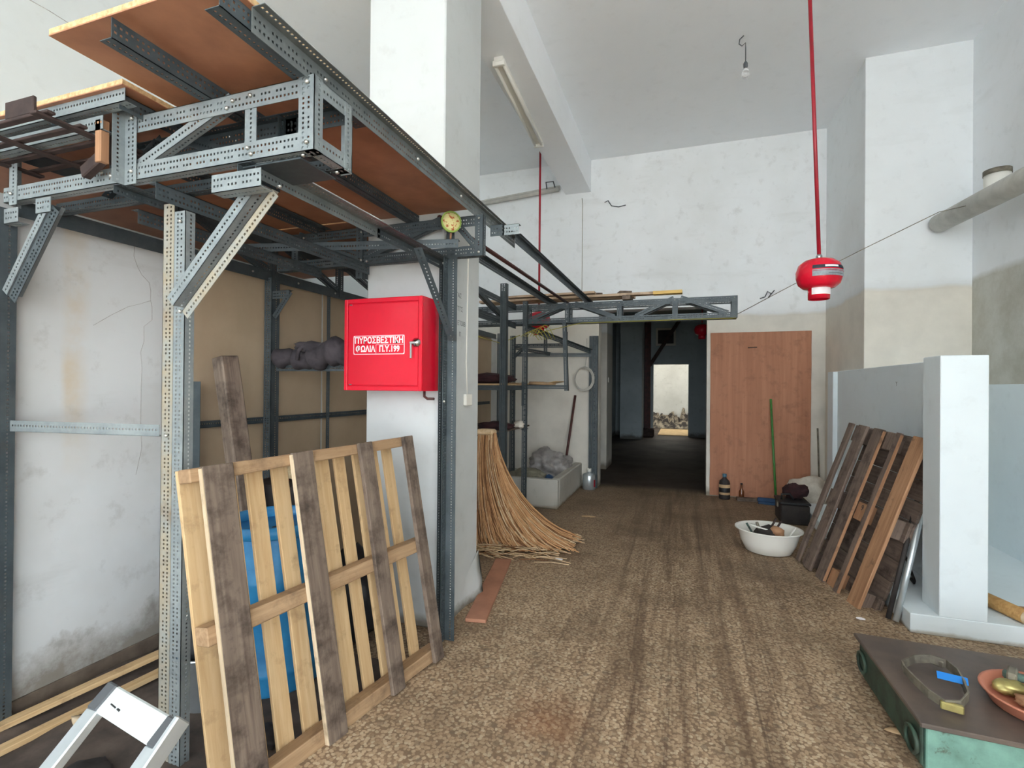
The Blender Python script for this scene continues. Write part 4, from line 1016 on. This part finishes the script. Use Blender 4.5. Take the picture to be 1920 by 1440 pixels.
pk = [((-2.45, 5.93), (-.03, 5.88), .10, .03, zp, m_plank, 'long brown plank with a yellow tip lying over the far truss'),
      ((-2.4, 6.08), (-.55, 6.04), .12, .03, zp, m_plank, 'grey old plank lying behind the yellow-tipped plank'),
      ((-2.0, 5.70), (-.95, 5.66), .10, .025, zp, m_plank, 'short brown plank lying before the yellow-tipped plank')]
for i, (a, b, wd, th, zz, mt, lbl) in enumerate(pk):
    a = V((a[0], a[1], zz)); b = V((b[0], b[1], zz)); r = thing('plank', lbl, 'plank', (a+b)/2, 'planks on top of the far truss')
    board('timber', (a+b)/2, b-a, Y, ((b-a).length, wd, th), mt, r, .003, .002, 6)
    if i == 0: board('yellow_tip', b+V((-.15, .003, .0)), b-a, Y, (.31, wd+.004, th+.006), simple('yellow_paint', srgb(224, 186, 106), None, .6), r, .002)
for i, (x, y) in enumerate(((-1.0, 5.98), (-.66, 5.95), (-1.9, 5.98))):
    tag(board('wood_offcut', (x, y, zp+.034), V((1, .4, 0)), Y, (.14, .12, .03), m_dirtyw, None, .003), ['dark offcut on the planks beside the joist end', 'dark offcut on the planks close to the yellow tip', 'dark offcut on the planks above the rear post'][i], 'offcut', 'offcuts on the far planks')
tag(board('dark_wood_block', (-.62, 6.0, 2.455), Y, X, (.5, .09, .05), m_dirtyw, None, .003), 'dark wood bearer under the planks over the far truss', 'bearer')
# yellow wires
def wires():
    w_ = thing('yellow_wire_tangle', 'tangled yellow wire hanging at the rear rack post under the far truss', 'wire', (-1.75, 5.6, 2.1))
    rw = random.Random(9)
    for i in range(6):
        x0 = -1.80+.04*i; pts = []
        for k in range(8):
            t = k/7; pts.append((x0+.22*t, 5.585-.01*i, 2.02+.12*math.sin(t*math.pi)*(.6+.12*i)-.04*t))
        tube('loop', pts, .004, m_yellow, w_, 5)
    tube('lead', [(-2.25, 5.3, 2.02), (-2.0, 5.45, 1.94), (-1.8, 5.56, 2.04)], .004, m_yellow, w_, 5)
    tube('lead', [(-1.6, 5.58, 2.06), (-1.1, 5.62, 2.165), (0, 5.66, 2.172), (.5, 5.66, 2.17)], .004, m_yellow, w_, 5)
wires()
tag(tube('steel_wire', [(.52, 5.75, 2.22), (1.02, 5.5, 2.47), (1.5, 5.3, 2.70), (2.0, 5.12, 2.93), (2.3, 5.2, 3.0)], .0035, m_iron, None, 5), 'thin wire strung from the far truss end to the grey wall pipe', 'wire')
# cable coil and wall fittings
cl = thing('cable_coil', 'coil of white cable hanging on the rear wall beside the dark post', 'cable', (-1.35, 7.2, 1.57))
for i in range(4):
    r_ = .125+.006*i; tube('turn', [(-1.36+(r_)*math.cos(a)+.004*i, 7.17-.006*i, 1.56+(r_+.03)*math.sin(a)) for a in [k*2*math.pi/20 for k in range(20)]], .006, m_pvc, cl, 6, True)
tube('drop', [(-1.34, 7.285, 2.15), (-1.34, 7.28, 1.9), (-1.35, 7.2, 1.70)], .005, m_pvc, cl, 5)
tag(tube('wall_cable', [(-1.43, 7.292, 4.2), (-1.42, 7.292, 4.12), (-1.42, 7.292, 2.6)], .006, m_pvc, None, 5), 'thin grey cable running down the rear wall beneath the beam', 'cable')
sw = thing('junction_box', 'white junction box with its cable on the pillar side', 'junction box', (-1.35, 3.045, 1.355))
box('cover', (-1.354, 2.995, 1.32), (-1.33, 3.09, 1.395), m_white, sw, bev=.004)
tube('feed', [(-1.350, 3.05, 1.395), (-1.350, 3.03, 1.6), (-1.350, 3.05, 2.3), (-1.350, 3.06, 2.45)], .005, m_white, sw, 6)
box('switch_plate', (-1.283, 9.05, 1.53), (-1.270, 9.14, 1.62), m_white, None, bev=.003); tag(bpy.data.objects['switch_plate'], 'small white switch plate on the hall pillar', 'switch')
for i, (tx, z, y) in enumerate((('ΓΑΣ', 2.02, 2.92), ('ΓΓΓΣ', 1.935, 2.93), ('ΕΤΟΙΒ', 1.845, 2.96), ('Π', 1.775, 2.94))):
    font('handwriting', tx, .042, m_grey, pil, frm((-1.3545, y, z), Y, Z), .0003)

# ------------------------------------------------------------------ ceiling things
def ball(name, x, y, zt_, zb_, lbl, vis=True, lean=0.0):
    r = thing(name, lbl, 'extinguisher', (x, y, zb_), 'hanging red fire extinguishers')
    R = .150
    prof = [(0, 0), (.05, .0), (.105, .008), (.135, .035), (.150, .085), (.150, .125), (.135, .175), (.10, .205), (.05, .22), (0, .223)]
    lathe('vessel', prof, m_red, (x, y, zb_), r, 36)
    lathe('skirt', [(.062, -.075), (.070, -.075), (.072, .02), (.066, .02), (.062, -.075)], m_red, (x, y, zb_), r, 28, cap=False)
    lathe('valve', [(.02, .215), (.022, .24), (.012, .255), (0, .256)], m_chrome, (x, y, zb_), r, 14)
    tube('suspension_pipe', [(x, y, zb_+.25), (x+lean, y, zt_)], .0135, m_redpipe, r, 10)
    return r
ex_ = ball('hanging_extinguisher', .925, 4.20, H, 2.175, 'red ball-shaped extinguisher hanging on a red pipe before the pilaster', lean=-.085)
exx, exy, exz = .925, 4.20, 2.175
def patch(name, r0, z0, z1, a0, a1, mat, n=10, rfn=None):
    v, f = [], []; zs = [z0+(z1-z0)*k/4 for k in range(5)]
    for z in zs:
        rr_ = rfn(z) if rfn else r0
        for i in range(n+1):
            a = a0+(a1-a0)*i/n; v.append((rr_*math.cos(a), rr_*math.sin(a), z))
    for k in range(4):
        for i in range(n): f.append((k*(n+1)+i, k*(n+1)+i+1, (k+1)*(n+1)+i+1, (k+1)*(n+1)+i))
    return link(name, fromdata(name, v, f, True), mat, ex_, Matrix.Translation((exx, exy, exz)))
vr = lambda z: (.150 if z < .125 else .150-.015*((z-.125)/.05)**1.6)+.0012
vR = math.radians
patch('label_band', 0, .125, .150, vR(-118), vR(-18), simple('dark_label', srgb(40, 44, 58), None, .4), rfn=vr)
patch('label_panel', 0, .072, .118, vR(-118), vR(-18), simple('silver_label', srgb(150, 158, 166), srgb(128, 134, 142), .4, 0, 40), rfn=vr)
patch('label_stripe', 0, .106, .110, vR(-117), vR(-19), m_redpipe, rfn=lambda z: vr(z)+.001)
patch('label_print', 0, .133, .146, vR(-88), vR(-52), m_print, rfn=lambda z: vr(z)+.001)
patch('label_print', 0, .085, .089, vR(-80), vR(-30), m_grey, rfn=lambda z: vr(z)+.001)
patch('skirt_label', .0733, -.045, .012, vR(-140), vR(-22), m_print)
ball('hanging_extinguisher', -1.80, 6.35, H, 2.20, 'red hanging extinguisher on a dark red pipe behind the far truss')
ball('hanging_extinguisher', .34, 11.0, 3.5, 2.52, 'red hanging extinguisher just inside the dark hall opening')
bl = thing('bare_bulb', 'bare unlit light bulb hanging from the ceiling by a wire', 'light bulb', (.52, 5.14, H))
tube('wire', [(.505, 5.14, H), (.47, 5.14, H-.03), (.465, 5.14, H-.07), (.49, 5.14, H-.095), (.52, 5.14, H-.07), (.522, 5.14, H-.12), (.522, 5.14, H-.26)], .005, m_grey, bl, 6)
lathe('socket', [(.016, -.02), (.02, -.01), (.02, .02), (.008, .04), (0, .04)], m_grey, (.522, 5.14, H-.285), bl, 14)
lathe('globe', [(0, -.115), (.02, -.112), (.03, -.095), (.034, -.075), (.028, -.05), (.016, -.02)], m_glass, (.522, 5.14, H-.285), bl, 20)
fl = thing('fluorescent_batten', 'white twin fluorescent light fixture under the ceiling beam', 'light fixture', (-1.56, 4.8, 4.28))
def fx(p): return p
board('body', (-1.565, 4.82, 4.255), V((-.075, 1.53, 0)), X, (1.56, .085, .045), m_white, fl, .005)
for dx in (-.038, .038): tube('lamp_tube', [(-1.527+dx, 4.08, 4.215), (-1.602+dx, 5.56, 4.215)], .014, m_white, fl, 10)
for yy in (4.06, 5.58): board('lamp_holder', (-1.565-.049*(yy-4.82), yy, 4.225), X, Y, (.11, .03, .05), m_white, fl, .004)
fp = thing('wall_fluorescent', 'bare grey tube light mounted high on the rear wall behind the beam', 'light fixture', (-2.4, 7.25, 4.27))
tube('lamp_tube', [(-3.05, 7.22, 4.255), (-1.76, 7.22, 4.345)], .03, m_pvc, fp, 10)
board('batten', (-2.4, 7.27, 4.34), V((1.29, 0, .09)), Z, (1.30, .06, .04), m_pvc, fp, .004)
tube('end_bracket', [(-1.95, 7.27, 4.36), (-1.95, 7.2, 4.46), (-1.84, 7.2, 4.46), (-1.82, 7.27, 4.36)], .010, m_grey, fp, 6)
# grey pipe on the right wall
pv = thing('vent_pipe', 'open-ended grey pipe running high along the side wall', 'pipe', (2.3, 5.7, 3.0))
def hollow(pts, r, t):
    v, f = tube_data(pts, r, 20, False); n = len(v); v2, f2 = tube_data(pts, r-t, 20, False)
    f += [tuple(reversed([k+n for k in q])) for q in f2]; v += v2
    for k in range(20): f.append((k, n+k, n+(k+1) % 20, (k+1) % 20))
    b = V(pts[0]); return fromdata('duct', [q-b for q in v], f, True)
pts = [V((2.27, 5.80, 3.02)), V((2.30, 4.6, 2.96)), V((2.36, 2.4, 2.80))]
link('duct', hollow(pts, .085, .008), m_pvc, pv, Matrix.Translation(pts[0]))
v_, f_ = tube_data([pts[0]+V((0, -.004, 0)), pts[0]+V((.002, -.25, -.01))], .075, 20, False)
link('copper_liner', fromdata('copper_liner', [q-pts[0] for q in v_], f_, True), m_copper, pv, Matrix.Translation(pts[0]))
lathe('branch', [(.085, 0), (.085, .22), (.078, .22), (.078, 0)], m_white, (2.40, 5.15, 3.0), pv, 24)
lathe('branch_ring', [(.086, .20), (.09, .20), (.09, .24), (.07, .24), (.07, .21)], m_iron, (2.40, 5.15, 3.0), pv, 24, cap=False)
tag(lathe('round_wall_fitting', [(.03, 0), (.032, .012), (.012, .02), (.010, .06), (0, .062)], m_grey, None, None, 16, M=frm((2.55, 4.72, 2.53), Y, Z) @ Matrix.Rotation(math.pi, 4, 'X')), 'small dark round knob fixed to the side wall', 'knob')
tag(tube('wall_hook', [(2.545, 4.75, 2.98), (2.52, 4.72, 2.97), (2.52, 4.66, 2.90), (2.545, 4.6, 2.86)], .007, m_iron), 'bent iron hook on the side wall below the grey pipe', 'hook')
for i, (x, z, pts_) in enumerate(((-1.1, 4.1, [(0, 0), (.05, .02), (.1, -.06), (.2, -.085), (.3, -.07)]), (.93, 2.62, [(0, 0), (.06, .02), (.09, .09), (.13, .06), (.1, .01), (.17, .10)]))):
    tag(tube('wall_wire', [(x+p[0], 7.285, z+p[1]) for p in pts_], .007, m_grey, None, 5), ['short dark wire stub sticking from the rear wall near the beam end', 'knotted wire stub on the rear wall above the plywood'][i], 'wire')

# floor plank by the pillar
tag(board('red_plank', (-1.30, 3.40, .012), V((-.20, 1.05, 0)), X, (1.10, .13, .022), m_redbr, None, .003), 'reddish-brown plank lying flat on the floor beside the pillar', 'plank')

# ------------------------------------------------------------------ hall and far room
po = thing('iron_post', 'dark red iron post with a slanted brace in the dark hall', 'post', (-1.0, 15.3, 0))
box('shaft', (-1.10, 15.25, 0), (-.93, 15.42, 3.5), m_darkred, po, bev=.01)
board('slanted_brace', (-.56, 15.35, 2.72), V((.85, 0, 1.35)), Y, (1.6, .09, .10), m_rust, po, .004)
box('foot_plate', (-1.22, 15.15, 0), (-.82, 15.5, .25), m_rust, po, bev=.03)
vt = thing('wall_vent', 'dark vent hole in a pale frame high on the hall end wall', 'vent', (-.52, 15.58, 2.73))
box('frame', (-.80, 15.56, 2.68), (-.24, 15.595, 3.2), m_farwall, vt)
box('opening', (-.74, 15.55, 2.74), (-.30, 15.562, 3.14), m_dark, vt)
tag(box('floor_plywood', (-.75, 15.9, .003), (.5, 18.2, .02), m_paper, None, .003), 'pale plywood sheet lying on the bright far room floor', 'plywood sheet')
def rubble():
    from mathutils import noise
    us = [i/40 for i in range(41)]; vs2 = [j/12 for j in range(13)]
    def fn(u, t):
        x = -1.6+2.6*u; y = 18.6+1.35*t
        n = abs(noise.noise(V((u*14, t*5, 2))))+.6*abs(noise.noise(V((u*31, t*13, 7))))
        return V((x, y, .01+min(1, t*2.2)*(.10+.62*n)))
    o = grid('rubble', us, vs2, fn, simple('rubble_mix', srgb(150, 138, 118), srgb(52, 46, 42), .9, 0, 5, .42, .56, bump=.4), None, 0)
    tag(o, 'heaped rubble and dark rags along the far room wall', None, None, 'stuff')
rubble()
tag(board('prop_bar', (-1.23, 15.1, .75), V((.18, .1, .7)), Y, (.8, .03, .03), m_dark, None, .003), 'short dark bar leaning against the iron post in the hall', 'bar')
